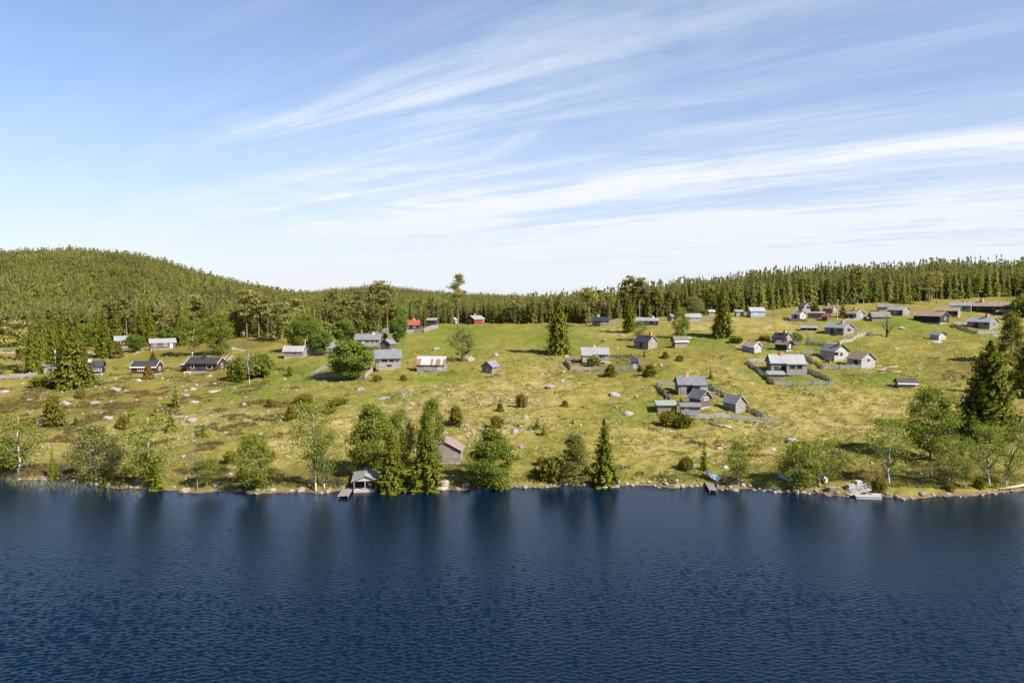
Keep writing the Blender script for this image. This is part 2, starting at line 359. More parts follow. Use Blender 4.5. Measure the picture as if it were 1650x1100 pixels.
M['barkp'] = blotch('pine_bark', [(0.2244, 0.1254, 0.0726), (0.1584, 0.099, 0.066)], 3, .9, .6)
M['barkd'] = blotch('dark_bark', [(0.0528, 0.0429, 0.0363), (0.033, 0.02772, 0.02376)], 4, .9, .6)
M['barkg'] = blotch('dead_grey_wood', [(0.2376, 0.2178, 0.198), (0.165, 0.1518, 0.1386)], 4, .9, .6)
M['lspruce'] = leafmat('spruce_needles', (.190, .195, .024), (.120, .134, .018), (.235, .225, .026), .42)
M['lforest'] = leafmat('forest_needles', (.262, .262, .070), (.185, .195, .055), (.30, .28, .072), .50, .50, stand=.30)
M['lpine'] = leafmat('pine_needles', (.240, .218, .066), (.175, .166, .052), (.265, .232, .068), .45, .4, stand=.28)
M['lolive'] = leafmat('olive_needles', (.165, .165, .040), (.115, .12, .030), (.20, .18, .042), .40, .3)
M['ldspruce'] = leafmat('dark_spruce_needles', (.145, .16, .022), (.09, .105, .016), (.175, .175, .024), .40)
M['lyoung'] = leafmat('young_spruce_needles', (.17, .21, .015), (.12, .16, .012), (.20, .23, .018))
M['lbirch'] = leafmat('birch_leaves', (.205, .225, .036), (.145, .18, .028), (.23, .235, .042), .48, .3)
M['lbirchg'] = leafmat('grey_birch_leaves', (.21, .215, .065), (.16, .17, .05), (.23, .22, .068), .48, .2)
M['lmaple'] = leafmat('maple_leaves', (.155, .20, .034), (.105, .15, .026), (.185, .222, .04), .42, .25)
M['ljuni'] = leafmat('juniper_needles', (.16, .145, .022), (.115, .11, .017), (.20, .155, .026), .32, .4)
M['lrust'] = leafmat('rusty_thuja', (.20, .125, .03), (.14, .095, .025), (.22, .15, .03), .2, .2)
M['lheath'] = leafmat('heath_twigs', (.13, .095, .034), (.09, .072, .028), (.16, .125, .04), .2, .3)

# ground
m, n, o = newmat('pasture'); M['ground'] = m
tcn = n.add('ShaderNodeTexCoord').outputs['Object']
att = n.add('ShaderNodeAttribute', attribute_name='veg'); sp = n.add('ShaderNodeSeparateColor', ins={0: att.outputs['Color']})
big = n.noise(tcn, .045, 4, .6); mid = n.noise(tcn, .22, 5, .62, .6); fine = n.noise(n.scale(tcn, (.7, 1.3, 1)), 1.5, 6, .68, .4); tiny = n.noise(tcn, 5.5, 4, .7)
c = n.mix(n.ramp(mid, .36, .66), (0.109, 0.107, 0.017), (0.162, 0.135, 0.031))
c = n.mix(n.math('MULTIPLY', n.ramp(big, .42, .62), .6), c, (0.178, 0.145, 0.041))
c = n.mix(n.math('MULTIPLY', n.ramp(fine, .50, .66), .65), c, (0.218, 0.171, 0.0675))
c = n.mix(n.math('MULTIPLY', n.ramp(fine, .46, .36), .75), c, (0.0759, 0.075, 0.013))  # dark olive mottling, also paints in the shaded sides of tussocks
str_ = n.math('MULTIPLY', sp.outputs[2], n.ramp(n.math('ADD', n.math('MULTIPLY', mid, .5), n.math('MULTIPLY', fine, .5)), .42, .56))
c = n.mix(n.math('MULTIPLY', str_, .85), c, (0.277, 0.21, 0.1))
hea = n.math('MULTIPLY', sp.outputs[1], n.ramp(n.math('ADD', n.math('MULTIPLY', mid, .6), n.math('MULTIPLY', fine, .4)), .38, .54))
c = n.mix(hea, c, n.mix(tiny, (0.125, 0.088, 0.026), (0.08, 0.06, 0.022)))
c = n.mix(n.math('MULTIPLY', sp.outputs[0], n.ramp(mid, .25, .6)), c, n.mix(fine, (0.0396, 0.081, 0.007), (0.0825, 0.123, 0.013)))
c = n.mix(n.math('MULTIPLY', n.ramp(tiny, .60, .75), .25), c, (0.238, 0.192, 0.085))
c = n.mix(n.math('MULTIPLY', n.ramp(tiny, .42, .28), .35), c, (0.0528, 0.045, 0.011))
geo = n.add('ShaderNodeNewGeometry'); gp = n.add('ShaderNodeSeparateXYZ', ins={0: geo.outputs['Position']})
c = n.mix(n.ramp(gp.outputs[2], .42, .16), c, n.mix(fine, (.17, .13, .085), (.08, .058, .038)))
c = n.mix(n.ramp(gp.outputs[2], .02, -.5), c, (0.033, 0.021, 0.01))
bp = n.add('ShaderNodeBump', ins={'Strength': .8, 'Distance': .25, 'Height': n.math('ADD', n.math('MULTIPLY', fine, .7), n.math('MULTIPLY', tiny, .25))}).outputs[0]
c = n.mix(1.0, c, (.965, .975, .83), 'MULTIPLY')
prin(n, o, c, .95, bp, .05)
# water
m, n, o = newmat('lake_water'); M['water'] = m
tcn = n.add('ShaderNodeTexCoord').outputs['Object']
w2 = n.noise(n.scale(tcn, (.7, 1.3, 1), (0, 0, R(20))), 5.5, 3, .55, .3)
bp = n.add('ShaderNodeBump', ins={'Strength': 1.0, 'Distance': .030, 'Height': w2}).outputs[0]
p = prin(n, o, (.0007, .0064, .0165), .045, bp, .5); p.inputs['IOR'].default_value = 1.333

# ------------------------------------------------------------ ground sheet and water
pxs = np.concatenate([np.arange(-880, -60, 20), np.arange(-60, 1712, 4.5), np.arange(1720, 2581, 20)])
ys = np.concatenate([np.arange(70, 100, 3), np.arange(100, 130, .4), np.arange(130, 200, .6), np.arange(200, 400, 1.1), np.arange(400, 1000, 6), np.arange(1000, 1990, 25), [2000, 2600, 3600, 5500, 9000]])
P, Y = np.meshgrid(pxs, ys, indexing='ij'); X = (P-825)/F*Y
Z = hz(P, Y); Z = np.where(Y > 2000, Z-(Y-2000)*.004, Z)
V = np.stack([X, Y, Z], -1).reshape(-1, 3); ni, nj = P.shape
idx = np.arange(ni*nj).reshape(ni, nj)
Fq = np.stack([idx[:-1, :-1], idx[1:, :-1], idx[1:, 1:], idx[:-1, 1:]], -1).reshape(-1, 4)
gm = np_mesh('ground', V, Fq, (M['ground'],), smooth=True)
GREEN = [(735, 603, 34, 5), (690, 612, 40, 6), (640, 640, 40, 8), (1060, 660, 40, 16), (1020, 665, 45, 12), (1240, 612, 22, 10), (1280, 610, 30, 7), (1210, 600, 14, 12), (1060, 597, 24, 8),
         (600, 565, 45, 9), (1450, 520, 60, 14), (1330, 553, 60, 8), (1000, 592, 40, 8), (890, 545, 60, 16), (740, 535, 60, 12), (480, 600, 60, 14), (1120, 545, 60, 10), (400, 630, 60, 10), (1420, 610, 50, 8), (640, 555, 30, 10), (1240, 560, 60, 8)]
HEATH = [(180, 560, 60, 14), (60, 640, 60, 14), (150, 635, 90, 12), (280, 640, 80, 16), (200, 660, 130, 18), (320, 560, 60, 12), (590, 525, 24, 6), (1540, 590, 36, 12), (1560, 605, 26, 8), (60, 690, 60, 20), (310, 760, 70, 22), (180, 750, 80, 20), (480, 770, 60, 12), (1450, 765, 90, 14),
         (1540, 755, 60, 14), (1640, 600, 30, 14), (480, 650, 70, 10), (420, 545, 40, 8), (980, 590, 60, 12), (340, 610, 60, 8), (1380, 760, 40, 10)]
STRAW = [(592, 748, 4, 4), (584, 736, 4, 4), (575, 724, 4, 4), (566, 711, 4, 4), (560, 699, 4, 4), (557, 688, 4, 4), (559, 677, 4, 4), (565, 667, 4, 4), (574, 659, 5, 3), (840, 625, 120, 22), (700, 650, 120, 22), (1180, 600, 50, 14), (1350, 640, 90, 16), (900, 590, 40, 10), (1050, 715, 70, 26), (560, 690, 60, 30), (140, 700, 120, 24), (820, 660, 70, 20), (1300, 680, 120, 24), (1180, 720, 60, 20), (300, 670, 90, 20), (780, 700, 60, 20), (1250, 530, 60, 10), (1220, 520, 50, 8), (1140, 530, 50, 8), (450, 720, 60, 22), (1620, 700, 60, 20), (900, 620, 60, 14), (1400, 660, 90, 18), (980, 535, 50, 8)]
veg = np.zeros((len(V), 3)); vp = P.ravel(); vy = Y.ravel()
yc_ = V[:, 2]-CAM_H; _q = vy*math.cos(PITCH)-yc_*math.sin(PITCH); spx = 825+F*V[:, 0]/_q; spy = 550-F*(vy*math.sin(PITCH)+yc_*math.cos(PITCH))/_q
for ch, L in enumerate((GREEN, HEATH, STRAW)):
    for (gx, gy, sx_, sy_) in L:                       # patches of vegetation, measured on the ground
        g0 = ground(gx, gy); mpp = g0.y/F; g1 = ground(gx, gy-sy_)
        dx = (V[:, 0]-g0.x)/(sx_*mpp); dy = (vy-g0.y)/max(4, abs(g1.y-g0.y))
        veg[:, ch] = np.maximum(veg[:, ch], np.exp(-(dx*dx+dy*dy)*.75))
nzv = vnoise(V[:, 0], vy, 7, 41)*.6+vnoise(V[:, 0], vy, 2.6, 42)*.4
veg[:, 0] = np.clip(veg[:, 0]*(.42+nzv)*.86, 0, 1); veg[:, 1] = np.clip(veg[:, 1]*(.4+nzv*1.2)+.10*(nzv > .6), 0, 1); veg[:, 2] = np.clip(veg[:, 2]*(.4+nzv*1.1)+.12, 0, 1)
ca_ = gm.color_attributes.new('veg', 'FLOAT_COLOR', 'POINT'); ca_.data.foreach_set('color', np.concatenate([veg, np.ones((len(V), 1))], 1).astype(np.float32).ravel())
tag(link(bpy.data.objects.new('ground', gm)), 'grassy hillside pasture rising from the lake to the forest', 'ground', kind='structure')
wpx = np.concatenate([np.arange(-4200, -300, 120), np.arange(-280, -60, 4), np.arange(-60, 1711, 2.4), np.arange(1713, 1960, 4), np.arange(2000, 5800, 120)])
wys = np.concatenate([[-400, -60, 4], np.arange(12, 46, 4), np.arange(46, 70, .078), np.arange(70, 90, .12), np.arange(90, 123, .2), [126, 132]])
WP, WY = np.meshgrid(wpx, wys, indexing='ij'); WX = (WP-825)/F*np.maximum(WY, 40); WZ = np.zeros_like(WX); gw = np.random.default_rng(8)
grp = .55+.75*vnoise(WX+400, WY+300, 17, 51)+.5*(vnoise(WX+400, (WY+300)*2, 55, 52)-.5)      # gusts roughen some patches
for i in range(40):
    lam = .33*(2.6**gw.random()); th = gw.normal(.10, .33); kx, ky = math.sin(th)*2*math.pi/lam, math.cos(th)*2*math.pi/lam
    ph = gw.uniform(0, 6.28)+2.5*vnoise(WX+900, WY+900, 6*lam+1.5, 300+i)
    WZ += .0082*lam**.9*np.sin(kx*WX+ky*WY+ph)
WZ *= 1.0*grp*(1-.66*sstep(WY, 58, 98))*sstep(WY, 44, 48)*(1-sstep(WY, 118, 123))*sstep(WP, -285, -200)*(1-sstep(WP, 1880, 1955))
ii = np.arange(WP.size).reshape(WP.shape)
wm = np_mesh('water', np.stack([WX, WY, WZ], -1).reshape(-1, 3), np.stack([ii[:-1, :-1], ii[1:, :-1], ii[1:, 1:], ii[:-1, 1:]], -1).reshape(-1, 4), (M['water'],), smooth=True)
tag(link(bpy.data.objects.new('water', wm)), 'dark blue rippled lake in front of the hillside', 'lake', kind='structure')

# ------------------------------------------------------------ landmarks for labels of repeats
LMK = []                                               # (px, py, short text)
def mark(px, py, text): LMK.append((px, py, text))

# ------------------------------------------------------------ buildings
def add_window(parent, Mx, w_, h_, fm, gm_='glass', mull=1):
    """frame ring and muntins (part) with one pane (sub-part); local x along the wall, -y outwards"""
    b = MB(); t = .09
    b.box(-w_/2-t, w_/2+t, -.06, .02, h_/2, h_/2+t, Mx); b.box(-w_/2-t, w_/2+t, -.06, .02, -h_/2-t, -h_/2, Mx)
    b.box(-w_/2-t, -w_/2, -.06, .02, -h_/2, h_/2, Mx); b.box(w_/2, w_/2+t, -.06, .02, -h_/2, h_/2, Mx)
    for k in range(mull):
        x = -w_/2+w_*(k+1)/(mull+1); b.box(x-.035, x+.035, -.05, .0, -h_/2, h_/2, Mx)
    fo = b.obj('window', M[fm], parent)
    MB().box(-w_/2, w_/2, -.025, -.005, -h_/2, h_/2, Mx).obj('pane', M[gm_], fo)
def roof_mesh(L, D, hw, hr, kind, ov, ove, th=.14):
    b = MB(); x0, x1 = -L/2-ov, L/2+ov
    if kind == 'gable':
        s = hr/(D/2); e = D/2+ove; zr = hw+hr+.02; ze = hw+.02-s*ove
        b.prism([(-e, ze), (0, zr), (e, ze), (e, ze+th), (0, zr+th*1.25), (-e, ze+th)], x0, x1)
    elif kind == 'mono':
        s = hr/D; e = D/2+ove; z0 = hw+.02-s*ove; z1 = hw+hr+.02+s*ove
        b.prism([(-e, z0), (e, z1), (e, z1+th), (-e, z0+th)], x0, x1)
    elif kind == 'hip':
        e = D/2+ove; a = L/2+ov; rl = max(0.15, L/2-D/2*.8); z0 = hw; z1 = hw+hr
        p = [(-a, -e, z0), (a, -e, z0), (a, e, z0), (-a, e, z0)]; q = [(-rl, 0, z1), (rl, 0, z1)]
        b.face([p[0], p[1], q[1], q[0]]); b.face([p[1], p[2], q[1]]); b.face([p[2], p[3], q[0], q[1]]); b.face([p[3], p[0], q[0]]); b.face([p[3], p[2], p[1], p[0]])
    return b
def wall_mesh(L, D, hw, hr, kind, z0=.0, opened=False):
    b = MB()
    if opened:
        t = .12; x0, x1 = -L/2, L/2
        prof = [(-D/2, hw), (0, hw+hr), (D/2, hw)] if kind == 'gable' else [(-D/2, hw), (D/2, hw+hr)]
        b.box(x0, x1, D/2-t, D/2, z0, hw if kind == 'gable' else hw+hr*.96)
        pp = [(-D/2, z0), (D/2-t-.005, z0)] + prof[::-1]
        pp = [(min(y, D/2-t-.005), z) for y, z in pp]
        b.prism(pp, x0, x0+t); b.prism(pp, x1-t, x1)
        return b
    if kind == 'gable': pr = [(-D/2, z0), (D/2, z0), (D/2, hw), (0, hw+hr), (-D/2, hw)]
    elif kind == 'mono': pr = [(-D/2, z0), (D/2, z0), (D/2, hw+hr), (-D/2, hw)]
    else: pr = [(-D/2, z0), (D/2, z0), (D/2, hw), (-D/2, hw)]
    return b.prism(pr, -L/2, L/2)
def side_matrix(side, L, D, u, z):
    if side == 'F': return Matrix.Translation((u*L, -D/2-.015, z))
    if side == 'R': return Matrix.Translation((L/2+.015, u*D, z)) @ Matrix.Rotation(R(90), 4, 'Z')
    if side == 'L': return Matrix.Translation((-L/2-.015, -u*D, z)) @ Matrix.Rotation(R(-90), 4, 'Z')
def bargeboards(L, D, hw, hr, ov, ove, mat, parent, kind, th=.14):
    for x in (-L/2-ov-.05, L/2+ov+.003):
        b = MB(); d = .15
        if kind == 'gable':
            s = hr/(D/2); e = D/2+ove+.05; zr = hw+hr+th*1.25+.05; ze = hw+.02-s*ove+th+.03
            b.prism([(-e, ze-d), (0, zr-d), (e, ze-d), (e, ze), (0, zr), (-e, ze)], x, x+.047)
        else:
            s = hr/D; e = D/2+ove+.05; z0 = hw-s*ove+th+.05; z1 = hw+hr+s*ove+th+.05
            b.prism([(-e, z0-d), (e, z1-d), (e, z1), (-e, z0)], x, x+.047)
        b.obj('bargeboard', mat, parent)
HOUSES = []
def house(name, label, px, py, Wp, r, th, hw, hr, wall, roof, kind='gable', cat='cabin', chim=(), win=(), door=(), annex=(), barge='greyw', base=.35,
          opened=False, posts=0, group=None, short=None, ov=.35, ove=.4, steps=(), fascia=None):
    a = ground(px, py); k = a.y/F; t = R(th); cs, sn = abs(math.cos(t)), abs(math.sin(t))
    L = Wp*k/(cs+sn/r); D = L/r; u = a.x/a.y; phi = math.atan(u); half = (L*sn+D*cs)/2
    los = Vector((math.sin(phi), math.cos(phi), 0)); c = a+los*half
    zc = gz(c.x, c.y); z0 = a.z+.35*max(0, zc-a.z)
    rt = empty(name, (c.x, c.y, z0), t-phi)
    tag(rt, label, cat, group)
    if short: mark(px, py, short)
    HOUSES.append((c.x, c.y, max(L, D)*.62))
    hw += base
    if base > 0: MB().box(-L/2+.05, L/2-.05, -D/2+.05, D/2-.05, -1.6, base-.004).obj('foundation', M['stone'], rt)
    wall_mesh(L, D, hw, hr, kind, base, opened).obj('wall', M[wall], rt)
    ro = roof_mesh(L, D, hw, hr, kind, ov, ove).obj('roof', M[roof], rt)
    if barge and kind != 'hip': bargeboards(L, D, hw, hr, ov, ove, M[barge], rt, kind)
    if fascia:
        s = hr/(D/2) if kind == 'gable' else hr/D; e = D/2+ove; ze = hw-s*ove
        MB().box(-L/2-ov, L/2+ov, -e-.055, -e-.004, ze-.12, ze+.2).obj('fascia_board', M[fascia], rt)
    for (fx, fy, ch, cw, cm) in chim:
        zt = hw+hr*(1-abs(fy)*2) if kind == 'gable' else hw+hr*.5
        b = MB(); x, y = fx*L, fy*D; b.box(x-cw/2, x+cw/2, y-cw*.45, y+cw*.45, zt-.5, hw+hr+ch); b.box(x-cw/2-.06, x+cw/2+.06, y-cw*.45-.06, y+cw*.45+.06, hw+hr+ch, hw+hr+ch+.12)
        b.obj('chimney', M[cm], ro)
    for wn in win:
        sd, uu, z, ww, hh, fm = wn[:6]; gl = wn[6] if len(wn) > 6 else 'glass'; mu = wn[7] if len(wn) > 7 else 1
        add_window(rt, side_matrix(sd, L, D, uu, base+z), ww, hh, fm, gl, mu)
    for (sd, uu, ww, hh, dm) in door:
        Mx = side_matrix(sd, L, D, uu, base); b = MB(); b.box(-ww/2, ww/2, -.05, .01, .04, hh, Mx); d = b.obj('door', M[dm], rt)
        MB().box(ww*.3, ww*.38, -.10, -.051, hh*.45, hh*.5, Mx).obj('handle', M['dark'], d)
    if posts:
        for i in range(posts+1):
            x = -L/2+.1+(L-.2)*i/posts; MB().box(x-.09, x+.09, -D/2, -D/2+.18, base-.3, hw+.0).obj('post', M['rail'], rt)
    for an in annex:
        dx, dy, aL, aD, ahw, ahr, ak, aw, ar = an[:9]; az = an[9] if len(an) > 9 else base
        Mx = Matrix.Translation((dx*L, dy*D, 0)); L2, D2 = aL*L, aD*D
        b = wall_mesh(L2, D2, ahw+az, ahr, ak, az-.3); b.v = [tuple(Mx @ Vector(p)) for p in b.v]; wo_ = b.obj('annex', M[aw], rt)
        for (uu, z, ww, hh, fm, gl, mu) in (an[10] if len(an) > 10 else ()):
            add_window(rt, Matrix.Translation((dx*L+uu*L2, dy*D-D2/2-.015, az+z)), ww, hh, fm, gl, mu)
        b = roof_mesh(L2, D2, ahw+az, ahr, ak, .25, .3); b.v = [tuple(Mx @ Vector(p)) for p in b.v]; b.obj('annex_roof', M[ar], wo_)
    for (x0, x1, y0, y1, z, mt) in steps:               # decks and terraces in fractions of the plan
        MB().box(x0*L, x1*L, y0*D, y1*D, z-1.1, z).obj('deck', M[mt], rt)
    return rt, L, D, hw, hr
g_l = 'dark cottages on the left meadow'; g_m = 'grey timber cabins by the middle trees'; g_r = 'weathered cabins on the right hillside'; g_e = 'cabins along the forest edge'; g_f = 'cabins inside the fenced plot'
# left meadow
house('cabin', 'blue-black cabin with pale chimney half hidden by the big spruce', 150, 604, 34, 1.5, -12, 2.3, 1.4, 'blueblack', 'black', chim=[(-.12, 0, .9, .9, 'white')], win=[('F', .18, 1.3, .9, .9, 'white'), ('F', .40, 1.3, .7, .9, 'white')], group=g_l, short='blue-black cabin', barge='dark')
house('shed', 'small grey flat-roofed shed left of the big spruce', 79, 600, 17, 1.5, 8, 2.0, .3, 'greyv', 'slate', 'mono', 'shed', door=[('F', .0, 1.6, 1.8, 'tan')], base=.1, group=g_l, short='flat-roofed shed')
house('cottage', 'dark brown cottage with black roof and white bargeboards behind a rusty bush', 237, 604, 45, 1.75, -27, 2.2, 1.45, 'brown', 'black', cat='cottage', win=[('F', -.12, 1.25, 1.7, .9, 'white', 'glass', 2), ('R', .1, 1.3, 1.0, 1.0, 'white')], door=[('R', -.25, .9, 1.9, 'dark')], barge='white', group=g_l, short='rusty bush cottage', fascia='white')
rt, L, D, hw, hr = house('cottage', 'long red-brown cottage with black roof, dark chimney and blue door', 333, 600, 60, 1.75, -30, 2.45, 1.5, 'brown', 'black', cat='cottage', chim=[(-.02, -.1, 1.0, 1.0, 'brickd')], win=[('F', -.30, 1.35, .9, 1.2, 'cream', 'glass', 0), ('F', .26, 1.3, 1.7, 1.3, 'cream', 'glass', 0), ('R', .05, 1.4, .9, 1.3, 'cream', 'glass', 0)],
      door=[('F', -.02, 1.0, 2.0, 'blue')], annex=[(-.66, .12, .32, .62, 1.6, .25, 'mono', 'rbrown', 'greyw')], barge='white', group=g_l, short='long red-brown cottage', fascia='dark', steps=[(-.55, .62, -.72, -.5, .1, 'stone')])
house('shed', 'tiny gabled shed with white window right of the long red-brown cottage', 371, 586, 14, 1.2, -68, 1.5, .8, 'rbrown', 'pink', cat='shed', win=[('R', 0, 1.0, .7, .6, 'white')], barge='white', base=.1, group=g_l)
house('cottage', 'red and white cottage with pale blue roof at the left forest edge', 201, 560, 28, 1.6, 4, 2.7, 1.6, 'red', 'bluegrey', cat='cottage', chim=[(.3, 0, 1.0, .7, 'red')], win=[('F', -.3, 1.75, 1.0, 1.0, 'white'), ('F', 0, 1.75, 1.0, 1.0, 'white'), ('F', .3, 1.75, 1.0, 1.0, 'white')], barge='white', group=g_e, short='red and white cottage', base=.5)
house('cottage', 'brown cottage with whitish roof and veranda beside green shrubs', 262, 563, 38, 2.2, 6, 2.4, 1.4, 'rbrown', 'metalw', cat='cottage', win=[('F', -.33, 1.3, 1.0, .9, 'white'), ('F', .1, 1.3, 1.0, .9, 'white')], door=[('F', .33, 1.0, 2.0, 'white')], barge='white', group=g_e, short='whitish-roofed cottage', steps=[(-.4, .1, -.95, -.5, .3, 'greyv')])
# middle left
house('cabin', 'low grey cabin with metal roof left of the weeping birch', 475, 576, 34, 1.9, -20, 1.9, 1.5, 'tan', 'metal', win=[('F', .1, 1.1, .8, .6, 'grey')], barge='white', group=g_m, short='low metal-roofed cabin')
house('shed', 'grey box shed right of the low metal-roofed cabin', 500, 573, 15, 1.4, 5, 2.1, .2, 'greyv', 'wood', 'mono', 'shed', base=.1, barge=None, group=g_m)
house('cabin', 'grey pavilion with hipped roof right of the round maple', 535, 572, 21, 1.2, 5, 2.0, 2.0, 'greyv', 'slate', 'hip', 'cabin', win=[('F', -.2, 1.4, 1.0, .8, 'grey', 'glass', 2), ('F', .25, 1.4, 1.0, .8, 'grey', 'glass', 2)], group=g_m, short='hipped pavilion')
house('cabin', 'long grey cabin with glazed porch and pale chimney between maples', 594, 558, 40, 2.1, -8, 2.3, 1.7, 'grey', 'slate', chim=[(.22, .05, .9, .9, 'brickp')], win=[('F', -.02, 1.45, 1.3, .8, 'tan', 'glass', 2), ('F', .2, 1.45, 1.3, .8, 'tan', 'glass', 2), ('F', .40, 1.45, 1.0, .8, 'tan')], door=[('F', -.34, 1.0, 1.9, 'dark')], group=g_m, short='glazed-porch cabin')
house('cabin', 'brown cabin with grey roof tucked behind the glazed-porch cabin', 614, 552, 19, 1.3, -48, 2.1, 1.3, 'rbrown', 'slate', group=g_m)
house('shed', 'red-brown log shed with blank gable right of the glazed-porch cabin', 626, 564, 26, 1.15, 58, 2.0, 1.5, 'rbrown', 'slate', cat='shed', barge='dark', group=g_m, short='red-brown log shed')
house('cabin', 'grey cabin with wide band of windows and plain slate roof', 625, 595, 41, 1.45, 2, 3.2, 2.2, 'grey', 'slate', win=[('F', -.14, 2.35, 2.0, .9, 'greyw', 'glass', 0), ('F', .14, 2.35, 1.7, .9, 'greyw', 'glass', 0), ('F', .36, 2.35, 1.3, .9, 'greyw', 'glass', 2), ('F', .05, .8, 1.2, .4, 'dark', 'glass', 0)], annex=[(-.42, -.55, .14, .3, 2.2, .3, 'mono', 'tan', 'dkwood')], barge='greyw', group=g_m, short='window-band cabin', fascia=None)
house('barn', 'grey barn with streaky rusty metal roof', 696, 600, 49, 1.8, -12, 2.1, 2.0, 'grey', 'rust', cat='barn', door=[('F', .36, 1.8, 2.2, 'greyw'), ('F', -.1, 2.4, 1.4, 'greyv')], barge=None, group=g_m, short='rusty-roofed barn')
house('shed', 'small dark shed with blue-grey roof alone on the pasture', 791, 603, 29, 1.25, 58, 1.7, 1.4, 'tan', 'slate', cat='shed', door=[('L', .05, .8, 1.6, 'pale')], barge='dark', short='lone dark shed')
house('cottage', 'cottage with bright red roof behind a board fence', 664, 532, 26, 1.5, -6, 2.2, 1.9, 'darkv', 'rtile', cat='cottage', chim=[(.15, 0, .8, .9, 'brick')], win=[('F', -.28, 1.3, .9, .8, 'white'), ('F', .2, 1.3, .9, .8, 'white')], barge=None, group=g_e, short='red-roofed cottage')
house('shed', 'dark shed with pale sloping roof above the board fence', 696, 527, 17, 1.2, -14, 3.0, .8, 'blueblack', 'metalw', 'mono', 'shed', barge='greyw', group=g_e)
house('shed', 'grey shed with pale roof just left of the lone pine', 729, 522, 16, 1.3, 50, 1.8, 1.2, 'greyw', 'metal', cat='shed', group=g_e)
house('cottage', 'red cottage with white window and pale roof right of the lone pine', 766, 523, 30, 1.4, 48, 2.4, 1.6, 'red', 'metalw', cat='cottage', chim=[(-.1, 0, 1.0, .9, 'brick')], win=[('L', .0, 1.5, 1.4, 1.0, 'white'), ('F', .38, 1.5, .8, 1.1, 'white')], barge='red', group=g_e, short='red cottage')
# middle right
house('cabin', 'two-part grey cabin with pale metal roof, white door and deck', 958, 584, 45, 1.75, 6, 2.3, 1.7, 'grey', 'metalw', chim=[(.0, .12, .6, .9, 'brickp')], win=[('F', .26, 1.4, 1.5, .8, 'greyw', 'glass', 1), ('F', -.3, 1.4, 1.2, .6, 'grey')], door=[('F', .02, 1.3, 2.1, 'white')], annex=[(-.32, -.25, .35, .75, 1.9, 1.3, 'gable', 'pale', 'metalw')], group='two cabins above the boulder', short='two-part cabin', steps=[(.0, .56, -.85, -.5, .15, 'plank')])
house('outhouse', 'narrow outhouse with dark lean-to roof inside a fence corner', 1022, 595, 12, 1.05, 8, 2.1, .7, 'greyv', 'black', 'mono', 'outhouse', door=[('F', 0, .8, 1.8, 'pale')], short='narrow outhouse', base=.1)
house('cabin', 'tan cabin with black roof, tall orange chimney and dark porch', 1040, 563, 37, 1.25, -38, 2.3, 1.9, 'tan', 'black', chim=[(.34, 0, 1.3, .8, 'brick')], win=[('R', .03, 1.4, .8, 1.0, 'white')], door=[('F', .0, 1.0, 2.0, 'dark')], group='two cabins below the single birch', short='orange-chimney cabin', barge='greyw')  # dark door panel paints the shade of the open porch
house('shed', 'small shed with boarded roof and white fascia below the single birch', 1095, 560, 26, 1.5, 24, 1.9, 1.3, 'tan', 'wood', cat='shed', fascia='white', group='two cabins below the single birch', short='white-fascia shed', barge='dark')
house('cabin', 'dark blue-roofed cabin with small porch gable under the pines', 967, 525, 27, 1.9, 0, 2.0, 1.5, 'tan', 'blueblack', chim=[(-.1, .1, 1.0, .8, 'cream')], annex=[(-.12, -.5, .26, .5, 1.8, .8, 'mono', 'dark', 'blueblack')], win=[('F', .28, 1.2, 1.2, .6, 'white')], group=g_e, short='blue-roofed cabin')
house('cabin', 'low cabin with dark walls and seamed roof right of the tall spruce', 1047, 525, 27, 2.4, -4, 2.0, 1.0, 'darkv', 'bluegrey', chim=[(.2, .1, .8, .7, 'white')], win=[('F', -.1, 1.3, 1.2, .5, 'white'), ('F', .3, 1.3, .8, .5, 'white')], annex=[(-.62, .1, .42, 1.0, 1.9, 1.3, 'gable', 'greyv', 'metalw')], group=g_e, short='seamed-roof cabin')
house('shed', 'tiny grey gabled shed left of the single birch', 1081, 517, 11, 1.1, 60, 1.5, 1.1, 'grey', 'slate', cat='shed', group=g_e)
house('cabin', 'cabin with white roof and white windows behind the single birch', 1115, 520, 28, 1.8, 20, 2.0, 1.4, 'grey', 'metalw', win=[('F', -.15, 1.3, 1.4, .8, 'white', 'glass', 2), ('F', .25, 1.3, 1.4, .8, 'white', 'glass', 2)], group=g_e, short='white-roofed cabin')
house('shed', 'small shed with pale roof edge between spruces', 1146, 508, 10, 1.4, 15, 1.4, .8, 'greyv', 'metal', cat='shed', group=g_e)
house('shed', 'pale little shed left of the grey garage with blue door', 1191, 510, 14, 1.3, 18, 1.9, .7, 'pale', 'metalw', 'mono', 'shed', win=[('F', .2, 1.2, .6, .5, 'dark')], group=g_e)
house('garage', 'grey garage with pale roof and light blue door', 1218, 511, 28, 1.6, 24, 2.4, 1.6, 'pale', 'metal', cat='garage', door=[('F', -.2, 2.2, 1.7, 'bluetarp')], group=g_e, short='grey garage')
house('shed', 'pale twin shed with reddish left roof on the open slope', 1211, 569, 30, 1.2, -40, 1.8, 1.2, 'pale', 'btile', cat='shed', annex=[(.42, -.42, .5, .45, 1.5, .4, 'mono', 'pale', 'greyw')], group=g_r, short='pale twin shed', barge='white')
